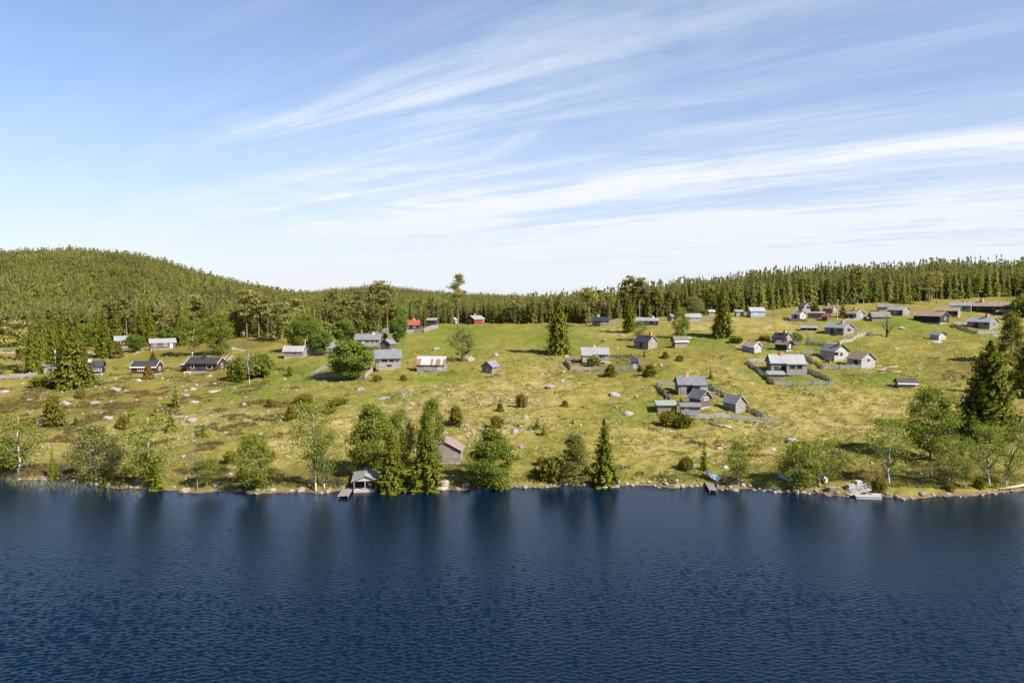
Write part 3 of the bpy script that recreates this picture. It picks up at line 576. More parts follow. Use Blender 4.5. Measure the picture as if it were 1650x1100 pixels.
# fenced plot
house('cabin', 'slate-roofed cabin with orange chimney and glazed porch in the fenced plot', 1112, 639, 50, 1.45, 13, 2.6, 1.6, 'grey', 'slate', chim=[(-.13, .0, .9, .95, 'brick')], win=[('L', .1, 1.5, .8, 1.0, 'grey')], door=[('F', -.12, 1.1, 2.0, 'dark'), ('F', -.36, .9, 1.9, 'tan')],  # the dark door is a panel standing in for the shaded porch recess
      annex=[(.25, -.5, .50, .34, 2.35, .22, 'mono', 'grey', 'slate', .35, [(-.24, 1.62, 1.75, .85, 'dark', 'glass', 0), (.26, 1.62, 1.75, .85, 'greyw', 'bglass', 1)])], group=g_f, short='slate-roofed cabin', barge='dark')
house('storehouse', 'brown log storehouse with tiny white windows below the slate-roofed cabin', 1128, 659, 34, 1.2, -47, 2.1, 1.6, 'rbrown', 'slate', cat='storehouse', win=[('R', 0, 1.9, 1.2, .55, 'white', 'glass', 2)], barge='greyw', group=g_f, short='brown storehouse')
house('shed', 'low shed with faded green roof at the fenced plot corner', 1073, 666, 34, 1.6, 12, 1.6, .5, 'tan', 'verdi', 'mono', 'shed', base=.15, group=g_f, short='green-roofed shed', barge='dark')
house('shed', 'grey shed with flat slate roof right of the green-roofed shed', 1112, 671, 32, 1.7, 5, 2.0, .35, 'grey', 'slate', 'mono', 'shed', base=.15, win=[('F', -.22, 1.5, .7, .5, 'cream', 'bglass', 0)], group=g_f, short='flat slate shed', barge='dark')
house('storehouse', 'grey log storehouse on stones by the right fence of the plot', 1183, 665, 35, 1.15, -42, 1.9, 1.5, 'grey', 'slate', cat='storehouse', group=g_f, short='grey storehouse', barge='greyw')
house('cabin', 'large two-part cabin with pale metal roof inside its own fence', 1265, 606, 60, 1.6, 15, 3.1, 2.0, 'grey', 'metal', chim=[(-.12, -.02, .7, 1.0, 'brick')], win=[('L', .15, 1.6, .8, 1.2, 'grey'), ('F', -.34, 1.5, .9, 1.0, 'tan')],
      annex=[(.22, -.50, .58, .42, 2.75, .32, 'mono', 'grey', 'metal', .6, [(-.22, 2.0, 1.45, .95, 'tan', 'glass', 0), (.14, 2.0, 1.35, .95, 'tan', 'glass', 0)])], door=[('F', -.14, 1.2, 2.1, 'dark')], group=g_r, short='two-part metal-roofed cabin', base=.6, barge='dark')
house('shed', 'little shed with pale green roof in front of the large two-part cabin', 1250, 612, 26, 1.6, 12, 1.3, .5, 'tan', 'metalw', 'mono', 'shed', base=.1, group=g_r, barge='greyw')
house('cabin', 'pale grey cabin with dark roof and yellow-orange chimney', 1344, 582, 41, 1.1, -47, 2.5, 1.9, 'pale', 'slate', chim=[(.36, 0, .9, .9, 'brick')], win=[('R', .0, 1.5, .9, .9, 'grey'), ('R', -.38, 1.7, 1.5, .8, 'dark', 'glass', 0)], group=g_r, short='pale grey cabin', barge='dark')
house('barn', 'grey barn with rust-brown roof beside the timber pile', 1387, 594, 41, 1.1, -46, 2.4, 1.9, 'pale', 'btile', cat='barn', win=[('R', .02, 2.1, .8, .6, 'grey')], door=[('F', .1, 1.6, 1.9, 'dark')], group=g_r, short='rust-brown roofed barn', barge='pale')
house('cabin', 'grey cabin with black roof and orange chimney above the small dark cabin', 1260, 557, 31, 1.3, -36, 2.1, 1.5, 'grey', 'black', chim=[(.2, .0, 1.0, .9, 'brick')], door=[('F', .1, 1.2, 1.9, 'dark')], group=g_r, short='black-roofed cabin')
house('cabin', 'small dark boarded cabin with white gable window', 1263, 566, 27, 1.2, -34, 1.8, 1.1, 'darkv', 'wood', chim=[(.25, 0, 1.0, .8, 'brick')], win=[('R', 0, 1.1, .9, 1.1, 'white', 'bglass')], group=g_r, barge='dark', short='small dark cabin')
house('cabin', 'grey cabin with blue-grey roof and corner porch below the tall pale pole', 1352, 540, 44, 1.35, -36, 2.3, 1.5, 'grey', 'bluegrey', chim=[(.15, .0, .9, .9, 'brick')], win=[('R', .0, 1.5, 1.5, .8, 'dark', 'glass', 2), ('F', .30, 1.4, 1.6, .9, 'grey', 'glass', 0)], door=[('F', -.1, 1.1, 1.9, 'dark')], group=g_r, short='corner-porch cabin', barge='greyw')
house('shed', 'open lean-to shelter with boarded roof and white fascia', 1303, 533, 25, 2.6, 8, 1.4, .6, 'greyv', 'wood', 'mono', 'shed', opened=True, posts=3, fascia='white', base=.05, barge='dark', group=g_r, short='open shelter')
house('cabin', 'small pale cabin with light roof left of the glazed veranda', 1287, 515, 22, 1.2, -42, 1.9, 1.3, 'pale', 'metalw', chim=[(.42, 0, 1.0, .8, 'brick')], win=[('R', 0, 1.2, 1.0, .7, 'white')], door=[('F', 0, 1.4, 1.8, 'dark')], group=g_e, short='small pale cabin')
house('cabin', 'grey gabled cabin with balcony behind the small pale cabin', 1297, 503, 20, 1.2, -58, 2.4, 1.7, 'grey', 'wood', chim=[(-.1, 0, .9, .7, 'brick')], win=[('R', .1, 1.9, 1.8, .8, 'dark')], group=g_e, short='balcony cabin')
house('cabin', 'flat-roofed glazed veranda cabin with dark panes', 1315, 514, 25, 1.9, -6, 2.0, .4, 'grey', 'metalw', 'mono', win=[('F', -.25, 1.2, 1.5, 1.4, 'grey', 'glass', 2), ('F', .2, 1.2, 1.8, 1.4, 'grey', 'glass', 2)], group=g_e, short='glazed veranda')
house('shed', 'tiny shed with bright red roof right of the glazed veranda', 1331, 517, 13, 1.2, -35, 1.5, .8, 'rbrown', 'rtile', cat='shed', group=g_e, barge=None)
house('cabin', 'brown-roofed cabin with red chimney left of the tall pale pole', 1337, 505, 21, 1.4, -30, 2.0, 1.4, 'tan', 'btile', chim=[(-.2, 0, .9, .8, 'brick')], win=[('R', .1, 1.3, .8, .7, 'white')], group=g_e)
house('cabin', 'tile-roofed cabin with white gable window right of the tall pale pole', 1376, 516, 32, 1.25, -40, 2.2, 1.5, 'grey', 'btile', chim=[(.05, 0, .9, .8, 'brick')], win=[('R', .0, 1.4, 1.2, 1.2, 'white', 'bglass')], door=[('F', .1, 1.2, 1.9, 'dark')], annex=[(-.5, -.2, .3, .5, 1.6, .3, 'mono', 'dark', 'rtile')], group=g_e, short='tile-roofed cabin', barge='white')
house('barn', 'low barn with broad boarded roof above the gnarled tree', 1417, 518, 32, 1.5, 19, 1.6, 1.7, 'grey', 'wood', cat='barn', group=g_r, short='broad-roofed barn', barge='dark')
house('cabin', 'cabin with pale roof and round-framed gable window', 1448, 509, 33, 1.4, -34, 2.2, 1.3, 'tan', 'metal', win=[('R', 0, 1.4, .7, .9, 'white')], door=[('F', .0, 1.0, 1.9, 'greyw'), ('F', .3, 1.0, 1.9, 'dark')], group=g_r, short='pale-roofed cabin', barge='greyw')
house('cabin', 'low half-hidden cabin with orange chimney behind the broad-roofed barn', 1425, 501, 21, 2.0, 10, 1.6, 1.0, 'greyv', 'slate', chim=[(.15, 0, 1.0, .8, 'brick')], group=g_e)
house('barn', 'long dark barn with brown roof and white gable window', 1500, 522, 50, 1.75, -31, 2.6, 1.6, 'darkv', 'btile', cat='barn', win=[('R', .05, 1.5, 1.3, .9, 'white')], group=g_r, short='long dark barn', barge='greyw')
house('barn', 'open-fronted barn with brown roof above the long dark barn', 1527, 509, 35, 2.0, -14, 2.1, 1.4, 'tan', 'btile', cat='barn', opened=True, posts=4, group=g_r, short='open-fronted barn', base=.1)
house('cabin', 'blue-grey roofed cabin close under the forest by the open-fronted barn', 1548, 501, 29, 2.2, -4, 2.2, 1.2, 'grey', 'bluegrey', chim=[(.1, .1, 1.0, .8, 'brickp')], win=[('F', -.2, 1.2, 1.0, .8, 'dark'), ('F', .2, 1.2, 1.0, .8, 'dark')], group=g_e, barge=None)
house('lodge', 'large dark lodge with long brown tiled roof and orange chimney', 1600, 506, 70, 2.1, -19, 3.0, 2.0, 'darkv', 'btile', cat='lodge', chim=[(-.26, -.05, 1.3, 1.1, 'brick')], win=[('F', .1, 1.6, 1.2, 1.1, 'grey'), ('F', .28, 1.6, 1.2, 1.1, 'grey'), ('F', -.25, 1.6, 1.2, 1.1, 'dark')], group=g_e, short='large dark lodge', barge='white', ov=.6)
house('shed', 'open porch shed with orange-brown roof in front of the large lodge', 1623, 510, 30, 1.7, -24, 1.8, .8, 'tan', 'btile', cat='shed', opened=True, posts=2, group=g_e, base=.1)
house('cabin', 'grey cabin with light roof, orange chimney and porch inside a square fence', 1583, 530, 42, 1.5, -30, 2.3, 1.6, 'grey', 'metal', chim=[(.18, .0, 1.2, .9, 'brick')], win=[('R', .05, 1.4, .9, .9, 'greyw'), ('F', .34, 1.4, 1.5, .9, 'greyw', 'glass', 0)], door=[('F', -.1, 1.5, 1.8, 'dark')], group=g_r, short='square-fence cabin', barge='greyw')
house('shed', 'small pale shed with whitish roof alone below the long dark barn', 1511, 549, 22, 1.15, -42, 1.7, 1.0, 'pale', 'metalw', cat='shed', group=g_r, short='lone pale shed', barge='dark')
house('shed', 'very low hay shed with dark roof and white eaves board', 1459, 626, 31, 1.6, 20, 1.2, .9, 'grey', 'dkwood', cat='shed', fascia='white', base=.15, group=g_r, short='low hay shed', barge='dark')
# by the water
house('barn', 'log barn with faded pink roof behind the lakeside spruces', 717, 748, 60, .62, 82, 2.0, 1.65, 'tan', 'pink', cat='barn', short='pink-roofed log barn', barge='greyw', base=.45, ov=.3)
# boathouse: open gable to the lake
a = water_pt(590, 792); k = a.y/F; phi = math.atan(a.x/a.y); L, D = 5.8, 3.6; t = R(87)
c = a+Vector((math.sin(phi), math.cos(phi), 0))*(L*.5); zb = .30
bt = tag(empty('boathouse', (c.x, c.y, zb), t-phi), 'boathouse with pale metal roof open towards the lake', 'boathouse'); mark(590, 791, 'boathouse')
b = MB(); b.box(-L/2+.3, L/2, -D/2, -D/2+.1, 0, 1.45); b.box(-L/2+.3, L/2, D/2-.1, D/2, 0, 1.45); b.prism([(-D/2+.1, 0), (D/2-.1, 0), (D/2-.1, 1.45), (0, 2.2), (-D/2+.1, 1.45)], L/2-.1, L/2); b.obj('wall', M['tan'], bt)
roof_mesh(L, D, 1.5, .78, 'gable', .35, .35).obj('roof', M['metal'], bt)
b = MB(); b.prism([(-D/2, 1.47), (D/2, 1.47), (0, 2.24)], -L/2-.1, -L/2-.04); b.obj('gable_board', M['greyw'], bt)
for y in (-D/2+.1, .0, D/2-.1): MB().box(-L/2-.1, -L/2+.08, y-.09, y+.09, -.9, 1.46).obj('post', M['tan'], bt)
MB().box(-L/2-.15, L/2, -D/2, D/2, -.9, .02).obj('floor', M['plank'], bt)
bargeboards(L, D, 1.5, .78, .35, .35, M['pink'], bt, 'gable')

# ------------------------------------------------------------ fences and walls
POSTM = {}
def fence(label, pts, h=1.15, style='pole', name='pole_fence', group='pole fences round the plots'):
    """one straight or bent run of fence given by picture points on the ground: slanting poles between paired posts"""
    P3 = [ground(*p) for p in pts]; a = P3[0]
    rt = tag(empty(name, a), label, 'fence', group); b = MB(); rr = random.Random(len(label))
    run = []
    for p, q in zip(P3[:-1], P3[1:]):
        n = max(1, int((q-p).length/1.6)); run += [p.lerp(q, i/n) for i in range(n)]
    run.append(P3[-1]); run = [Vector((p.x, p.y, gz(p.x, p.y)))-a for p in run]
    for p, q in zip(run[:-1], run[1:]):
        d = (q-p)
        if style == 'pole':
            for z in np.arange(.12, h, .145):
                p0 = p+Vector((0, 0, max(-.1, z-.28)))-d*.25; p1 = q+Vector((0, 0, z+.28))+d*.12
                j = Vector((rr.uniform(-.03, .03), rr.uniform(-.03, .03), rr.uniform(-.04, .04)))
                b.tube([p0+j, p1-j], [.062, .045], 5)
        else:
            n = max(2, int(d.length/.17)); nx = Vector((d.y, -d.x, 0)).normalized()
            for i in range(n):
                c0 = p.lerp(q, (i+.5)/n); hh = h*rr.uniform(.92, 1.05); e = d.normalized()*.068
                for s in (1,):
                    w4 = [c0-e+nx*.015, c0+e+nx*.015, c0+e-nx*.015, c0-e-nx*.015]
                    i0 = len(b.v); b.v += [tuple(v+Vector((0, 0, -.1))) for v in w4]+[tuple(v+Vector((0, 0, hh))) for v in w4]
                    for f in ((0, 1, 5, 4), (1, 2, 6, 5), (2, 3, 7, 6), (3, 0, 4, 7), (4, 5, 6, 7)): b.f.append(tuple(i0+k for k in f)); b.mi.append(0)
    b.obj('rails' if style == 'pole' else 'boards', M['rail'], rt)
    me = None
    for p in run[::2]:
        if me is None:
            mb = MB(); mb.tube([(-.05, .1, -.3), (-.03, .1, h+.3)], .045, 5); mb.tube([(.05, -.1, -.3), (.03, -.1, h+.22)], .045, 5); me = mb.mesh('post', M['rail'])
        o = bpy.data.objects.new('post', me); o.location = p; o.rotation_euler = (rr.uniform(-.06, .06), rr.uniform(-.06, .06), rr.uniform(0, 3)); link(o, rt)
FN = [
 ('pole fence on the left side of the plot with the slate-roofed cabin', [(1058, 622), (1068, 634), (1081, 650)]),
 ('pole fence behind the slate-roofed cabin of the fenced plot', [(1062, 620), (1088, 622)]),
 ('pole fence between the slate-roofed cabin and the right fence', [(1138, 625), (1148, 626)]),
 ('long pole fence down the right side of the plot with the storehouses', [(1148, 628), (1170, 642), (1205, 662), (1232, 679)]),
 ('pole fence along the bottom of the plot below the grey storehouse', [(1124, 674), (1180, 676), (1250, 681)]),
 ('pole fence slanting down left of the large two-part cabin', [(1205, 586), (1222, 599), (1236, 611), (1248, 620)]),
 ('short pole fence left of the gap before the large two-part cabin', [(1249, 620), (1278, 621)]),
 ('pole fence right of the gap before the large two-part cabin', [(1288, 621), (1344, 621)]),
 ('pole fence slanting down right of the large two-part cabin', [(1295, 594), (1310, 602), (1340, 619)]),
 ('short pole fence behind the large two-part cabin', [(1206, 584), (1232, 585)]),
 ('pole fence slanting down between the two-part cabin and the pale cabin', [(1291, 573), (1308, 584), (1326, 594)]),
 ('pole fence running along below the pale grey cabin', [(1327, 594), (1356, 594), (1386, 595)]),
 ('pole fence behind the pale grey cabin', [(1292, 570), (1322, 571)]),
 ('pole fence curving left of the black-roofed cabin', [(1207, 551), (1210, 556), (1232, 560)]),
 ('pole fence below the corner-porch cabin', [(1300, 556), (1330, 558), (1350, 557), (1375, 549), (1396, 540)]),
 ('low pole fence right of the corner-porch cabin', [(1374, 533), (1388, 534)]),
 ('pole fence on the left of the square-fence cabin', [(1534, 525), (1552, 532), (1575, 538)]),
 ('pole fence in front of the square-fence cabin', [(1575, 538), (1600, 538), (1616, 537)]),
 ('pole fence behind the square-fence cabin', [(1536, 523), (1560, 522)]),
 ('pole fence left of the two-part cabin with the deck', [(911, 583), (920, 597)]),
 ('pole fence below the two-part cabin with the deck', [(920, 597), (960, 596), (1015, 597)]),
 ('pole fence behind the narrow outhouse', [(985, 576), (1018, 577), (1036, 598)]),
 ('pole fence left of the big maple', [(530, 594), (502, 606)]),
 ('pole fence in front of the big maple', [(502, 607), (545, 609), (588, 611)]),
 ('pole fence from the big maple up to the window-band cabin', [(588, 610), (602, 596)]),
 ('pole fence at the far left of the meadow', [(0, 612), (25, 609), (60, 606)]),
 ('pole fence left of the low metal-roofed cabin', [(380, 543), (400, 537), (440, 536)]),
 ('pole fence below the glazed-porch cabin', [(566, 562), (590, 563), (612, 566)]),
 ('pole fence along the forest right of the grey garage', [(1232, 509), (1252, 508)]),
 ('pole fence in front of the small pale cabin', [(1262, 513), (1275, 518), (1300, 519)]),
 ('pole fence from the tile-roofed cabin to the broad-roofed barn', [(1362, 518), (1390, 515), (1402, 514)]),
 ('pole fence right of the white-roofed cabin', [(1130, 517), (1152, 518)]),
 ('pole fence right of the blue-roofed cabin', [(981, 522), (1003, 521)]),
]
for lb, pts in FN: fence(lb, pts)
fence('grey board fence in front of the red-roofed cottage', [(652, 535), (668, 536), (682, 535)], 1.6, 'board', 'board_fence', 'board fences')
fence('grey board fence beside the dark shed with pale roof', [(684, 535), (694, 531), (706, 529)], 2.0, 'board', 'board_fence', 'board fences')
fence('dark board fence under the round maple', [(507, 572), (528, 571)], 2.0, 'board', 'board_fence', 'board fences')

# ------------------------------------------------------------ trees
def quads(C, A, B):
    n = len(C); V = np.stack([C-A-B, C+A-B, C+A+B, C-A+B], 1).reshape(-1, 3)
    return V, np.arange(4*n).reshape(n, 4)
def rnd_dirs(g, n):
    v = g.normal(size=(n, 3)); return v/np.linalg.norm(v, axis=1)[:, None]
def cards(g, C, s, flat=.0):
    """irregular leaf cards of half size s at C"""
    n = len(C); N = rnd_dirs(g, n); N[:, 2] = N[:, 2]*(1-flat)+flat*np.sign(N[:, 2]+.3); N /= np.linalg.norm(N, axis=1)[:, None]
    T = np.cross(N, rnd_dirs(g, n)); T /= np.linalg.norm(T, axis=1)[:, None]; B = np.cross(N, T)
    s = np.asarray(s)*np.ones(n); return quads(C, T*(s*g.uniform(.7, 1.3, n))[:, None], B*(s*g.uniform(.45, .9, n))[:, None])
def spruce_crown(seed, h, r, nw, nb, ns, skirt=.03, pw=.8, ragged=.3, wide=.30):
    g = np.random.default_rng(seed); C, A, B = [], [], []
    for i in range(nw):
        t = skirt+(1-skirt)*(i+g.uniform(-.3, .3))/nw; t = min(max(t, skirt), .985); z = h*t
        Rr = r*max(.035, (1-t)**pw)*g.uniform(1-ragged*.5, 1+ragged*.35)
        n = max(3, int(nb*(.45+.55*(1-t)))); a0 = g.uniform(0, 6.28)
        for j in range(n):
            az = a0+6.283*j/n+g.uniform(-.3, .3); rl = Rr*g.uniform(1-ragged, 1+ragged*.5); dr = -.28+.78*(1-t)+g.uniform(-.12, .12)
            ca, sa = math.cos(az), math.sin(az)
            for k in range(ns):
                f = (k+.6)/ns; rad = rl*f; zz = z-dr*rad+.16*rl*f*f*f
                p = np.array([ca*rad, sa*rad, zz])+g.normal(size=3)*.05*rl
                d = np.array([ca, sa, -dr+.35*f*f]); lat = np.array([-sa, ca, g.uniform(-.5, .5)])
                ww = rl*wide*(1.15-.75*f)*g.uniform(.6, 1.3)+.02*h/10
                C.append(p); A.append(d*rl/ns*.8); B.append(lat*ww)
                if g.random() < .9:                     # hanging twigs under the bough
                    hg = .42*ww+.09*rl; C.append(p-np.array([0, 0, hg*.8])); A.append(lat*ww*.8); B.append(np.array([.35*hg*ca, .35*hg*sa, -hg]))
    for k in range(8):
        wt = h*(.024-.0055*(k//2)); zt = h*(.90+.024*(k//2)); C.append(np.array([0, 0, zt])); A.append(np.array([wt, 0, 0]) if k % 2 else np.array([0, wt, 0])); B.append(np.array([0, 0, .026*h]))
    V, Fq = quads(np.array(C), np.array(A), np.array(B))
    # pinch tips so that sprays end in points
    Vr = V.reshape(-1, 4, 3); mid = (Vr[:, 1]+Vr[:, 2])/2; Vr[:, 1] = Vr[:, 1]*.35+mid*.65; Vr[:, 2] = Vr[:, 2]*.35+mid*.65
    return Vr.reshape(-1, 3), Fq
def leaf_crown(seed, h, r, z0, ncl, nl, ls, shape='egg', spread=.24, weep=0.):
    """clumps of leaf cards around limb ends; returns verts, quads and limb ends"""
    g = np.random.default_rng(seed); ends = []; Cs = []
    for i in range(ncl):
        t = g.uniform(0, 1); z = z0+(h-z0)*(t**.85)
        if shape == 'egg': prof = math.sin(math.pi*min(1, .12+.86*t))**.75
        elif shape == 'round': prof = math.sqrt(max(.02, 1-(2*t-.95)**2))
        elif shape == 'cone': prof = (1-t)**.7+.1
        else: prof = .55+.45*math.sin(math.pi*t)
        az = g.uniform(0, 6.283); rr = r*prof*g.uniform(.35, 1.0)**.6
        e = np.array([math.cos(az)*rr, math.sin(az)*rr, z]); ends.append(e)
        m = int(nl*g.uniform(.5, 1.5)); cs = r*spread*g.uniform(.6, 1.35)
        c = e+g.normal(size=(m, 3))*np.array([cs, cs, cs*.62])
        if weep: c[:, 2] -= np.abs(g.normal(size=m))*weep*h*.12; 
        Cs.append(c)
    C = np.concatenate(Cs); V, Fq = cards(g, C, ls)
    return V, Fq, ends
def trunk_mb(h, r0, ends=(), seed=0, lean=0., top=.95, crook=.02, nmax=26, z0=-.4):
    rr = random.Random(seed); b = MB(); n = 8; pts = []; x = y = 0
    for i in range(n+1):
        t = i/n; pts.append((x+lean*h*t*t, y, z0+(h*top-z0)*t)); x += rr.uniform(-crook, crook)*h; y += rr.uniform(-crook, crook)*h
    b.tube(pts, [max(.012, r0*(1.25 if i == 0 else 1)*(1-i/n)**1.15) for i in range(n+1)], 7)
    b.cur = 1
    for e in list(ends)[:nmax]:
        ez = float(e[2]); zs = max(h*.12, ez-(abs(e[0])+abs(e[1]))*rr.uniform(.6, 1.1)-.05*h); f = min(.97, zs/(h*top)); i = min(n-1, int(f*n)); q = f*n-i
        p = Vector(pts[i]).lerp(Vector(pts[i+1]), q); E = Vector((float(e[0]), float(e[1]), ez)); md = p.lerp(E, .55)+Vector((0, 0, (E-p).length*.06))
        rb = r0*.36*(1-f)+.014; b.tube([p, md, E], [rb, rb*.6, .012], 4)
    return b
def pine_crown(seed, h, r, z0, ncl, nq, s):
    g = np.random.default_rng(seed); Cs, ends = [], []
    for i in range(ncl):
        t = g.uniform(0, 1)**.8; z = z0+(h-z0)*t; az = g.uniform(0, 6.283); rad = r*(.25+.75*math.sin(math.pi*min(.98, .18+.78*t))**.8)*g.uniform(.3, 1.05)
        e = np.array([math.cos(az)*rad, math.sin(az)*rad, z]); ends.append(e); m = int(nq*g.uniform(.6, 1.4)); cs = r*.27*g.uniform(.6, 1.25)
        Cs.append(e+g.normal(size=(m, 3))*np.array([cs, cs, cs*.38]))
    C = np.concatenate(Cs); V, Fq = cards(g, C, s, .25); return V, Fq, ends
class Proto:
    def __init__(s, h, w, crown, trunk): s.h, s.w, s.crown, s.trunk = h, w, crown, trunk
def P_spruce(seed, h=10, r=2.0, nw=26, nb=11, ns=4, mat='lspruce', skirt=.03, **kw):
    V, Fq = spruce_crown(seed, h, r, nw, nb, ns, skirt, **kw)
    return Proto(h, 2*r, np_mesh('crown', V, Fq, (M[mat],)), trunk_mb(h, .013*h+.03, (), seed, top=.90, crook=.003).mesh('trunk', M['bark'], M['bark'], smooth=True))
def P_leaf(seed, h, r, z0, ncl, nl, ls, mat, bark, shape='egg', spread=.24, weep=0, r0=.011, nmax=26, lean=0, crook=.02, twin=False):
    V, Fq, ends = leaf_crown(seed, h, r, z0, ncl, nl, ls, shape, spread, weep)
    b = trunk_mb(h, r0*h+.02, ends, seed, lean, crook=crook, nmax=nmax)
    return Proto(h, 2*r, np_mesh('crown', V, Fq, (M[mat],)) if len(V) else None, b.mesh('trunk', M[bark], M['bark'] if bark == 'barkb' and len(V) > 3000 else M[bark], smooth=True))
def P_pine(seed, h, r, z0, ncl, nq, s, mat='lpine', bark='barkp'):
    V, Fq, ends = pine_crown(seed, h, r, z0, ncl, nq, s)
    return Proto(h, 2*r, np_mesh('crown', V, Fq, (M[mat],)), trunk_mb(h, .012*h+.03, ends, seed, top=.97, crook=.008, nmax=16).mesh('trunk', M[bark], M['bark'] if bark == 'barkb' and len(V) > 3000 else M[bark], smooth=True))
PR = {
 'spruce': [P_spruce(100+i, 10, 2.0, 32, 14, 6, ragged=.34+.05*i, pw=.74, wide=.26) for i in range(3)],
 'bigspruce': [P_spruce(120+i, 18, 4.6, 46, 19, 8, pw=.66, ragged=.40, wide=.18) for i in range(3)],
 'skirtspruce': [P_spruce(130, 15, 5.2, 42, 20, 9, 'ldspruce', pw=.52, ragged=.34, wide=.14, skirt=.09)],
 'young': [P_spruce(140+i, 4, .8, 16, 9, 3, 'lyoung', ragged=.35) for i in range(3)],
 'birch': [P_leaf(150+i, 9, 2.3, 1.8, 70, 58, .09, 'lbirch', 'barkb', 'egg', .17) for i in range(4)],
 'sparse': [P_leaf(160+i, 9, 2.5, 2.0, 60, 46, .085, 'lbirch', 'barkb', 'tall', .20, r0=.012, nmax=34) for i in range(4)],
 'dense': [P_leaf(170+i, 9, 3.0, .8, 80, 110, .095, 'lbirch', 'barkd', 'egg', .155) for i in range(2)],
 'greybirch': [P_leaf(180+i, 7, 2.5, .6, 80, 62, .09, 'lbirchg', 'barkg', 'egg', .2, r0=.008) for i in range(2)],
 'olivepine': [P_leaf(240+i, 9, 2.3, .4, 90, 110, .10, 'lolive', 'bark', 'cone', .15, r0=.010) for i in range(2)],
 'full': [P_leaf(245+i, 9, 2.9, .5, 105, 160, .095, 'lbirch', 'barkd', 'egg', .145) for i in range(3)],
 'weep': [P_leaf(186, 12, 3.4, 1.2, 120, 130, .12, 'lbirch', 'barkb', 'round', .15, 1.0)],
 'maple': [P_leaf(190+i, 8, 3.2, 1.1, 85, 170, .14, 'lmaple', 'bark', 'round', .15) for i in range(3)],
 'rowan': [P_leaf(195, 8, 3.6, 1.6, 46, 46, .15, 'lbirchg', 'bark', 'round', .17, r0=.014)],
 'pine': [P_pine(200+i, 16, 3.0, 7.2, 26, 60, .24) for i in range(3)],
 'lonepine': [P_pine(205, 24, 3.2, 11.0, 34, 70, .26)],
 'youngpine': [P_spruce(206, 9, 2.6, 16, 9, 4, 'lpine', ragged=.5, pw=.6, wide=.34), P_spruce(207, 9, 2.6, 16, 9, 4, 'lpine', ragged=.55, pw=.55, wide=.34)],
 'bare': [P_leaf(210+i, 9, 2.6, 3, 30, 5, .08, 'lbirchg', 'barkg', 'tall', .2, r0=.016, nmax=30, crook=.03) for i in range(2)],
 'deadwhite': [P_leaf(214, 12, 3.2, 4, 44, 26, .08, 'lbirchg', 'barkb', 'tall', .2, r0=.009, nmax=44, crook=.02)],
 'gnarled': [P_leaf(216, 7, 3.8, 3.0, 16, 10, .12, 'lbirchg', 'barkd', 'round', .12, r0=.07, nmax=16, crook=.03)],
 'juniper': [P_leaf(220+i, 3, 1.3, .1, 60, 44, .12, 'ljuni', 'bark', 'cone', .16, r0=.02, nmax=5) for i in range(3)],
 'cushion': [P_leaf(225+i, 1.6, 1.6, .0, 50, 46, .12, 'ljuni', 'bark', 'round', .2, r0=.02, nmax=4) for i in range(3)],
 'thuja': [P_leaf(228, 3, 1.4, .1, 70, 50, .12, 'lrust', 'bark', 'cone', .16, r0=.02, nmax=4)],
 'leafbush': [P_leaf(230+i, 2.0, 1.6, .0, 50, 46, .13, 'lbirch', 'bark', 'round', .2, r0=.02, nmax=6) for i in range(2)],
}
def put_tree(name, proto, p, sx, sz, rz, label, cat, group=None, lean=(0, 0)):
    o = empty(name, p, rz); o.scale = (sx, sx, sz); o.rotation_euler = (lean[0], lean[1], rz); tag(o, label, cat, group)
    t = bpy.data.objects.new('trunk', proto.trunk); link(t, o)
    if proto.crown: link(bpy.data.objects.new('crown', proto.crown), o)
    return o
TREES = []
def tree(kind, name, px, py, top, wpx, label, cat='tree', var=None, group=None, lean=0, sink=.05, short=None):
    p = ground(px, py); k = p.y/F; pr = PR[kind][(var if var is not None else len(TREES)) % len(PR[kind])]
    p.z -= sink; TREES.append((p.x, p.y, wpx*k/2))
    if short: mark(px, py, short)
    return put_tree(name, pr, p, wpx*k/pr.w, (py-top)*k*1.02/pr.h, random.uniform(0, 6.28) if not lean else 0, label, cat, group, (0, lean))
gs, gb, gj, gy_ = 'spruces standing in the open', 'birches along the shore', 'juniper bushes on the pasture', 'young bright spruces'
T = tree
# shore
T('sparse', 'birch_tree', 28, 764, 668, 84, 'wide white-stemmed birch at the far left of the shore', group=gb, short='far left birch')
T('dense', 'birch_tree', 5, 760, 705, 60, 'pale green birch thicket cut by the left picture edge', group=gb)
T('young', 'young_spruce', 85, 774, 712, 19, 'slim bright young spruce by the water right of the far left birch', group=gy_)
T('bare', 'bare_birch', 99, 772, 726, 22, 'thin brown leafless sapling right of the slim young spruce', group=gb)
T('greybirch', 'birch_bush', 155, 776, 688, 68, 'broad grey-green birch bush without visible stem on the left shore', group=gb, short='grey-green birch bush')
T('greybirch', 'birch_bush', 178, 770, 712, 40, 'lower half of the grey-green birch bush leaning right', group=gb)
T('sparse', 'birch_tree', 243, 778, 664, 88, 'tall open birch with dark stem above small yellow spruces', group=gb, short='tall open birch')
T('dense', 'birch_bush', 236, 780, 728, 30, 'vivid green low bush under the tall open birch', group=gb)
T('young', 'young_spruce', 252, 786, 733, 34, 'yellow-green spreading young spruce at the water under the tall open birch', group=gy_)
T('young', 'young_spruce', 176, 777, 755, 26, 'small yellow young spruce beside the grey-green birch bush', group=gy_)
T('spruce', 'spruce_tree', 275, 695, 662, 22, 'small dark green spruce above the tall open birch', group=gs)
T('young', 'young_spruce', 213, 671, 652, 14, 'tiny bright spruce on the rocky left slope', group=gy_)
T('young', 'young_spruce', 251, 672, 646, 14, 'tiny bright spruce just left of the small dark green spruce', group=gy_)
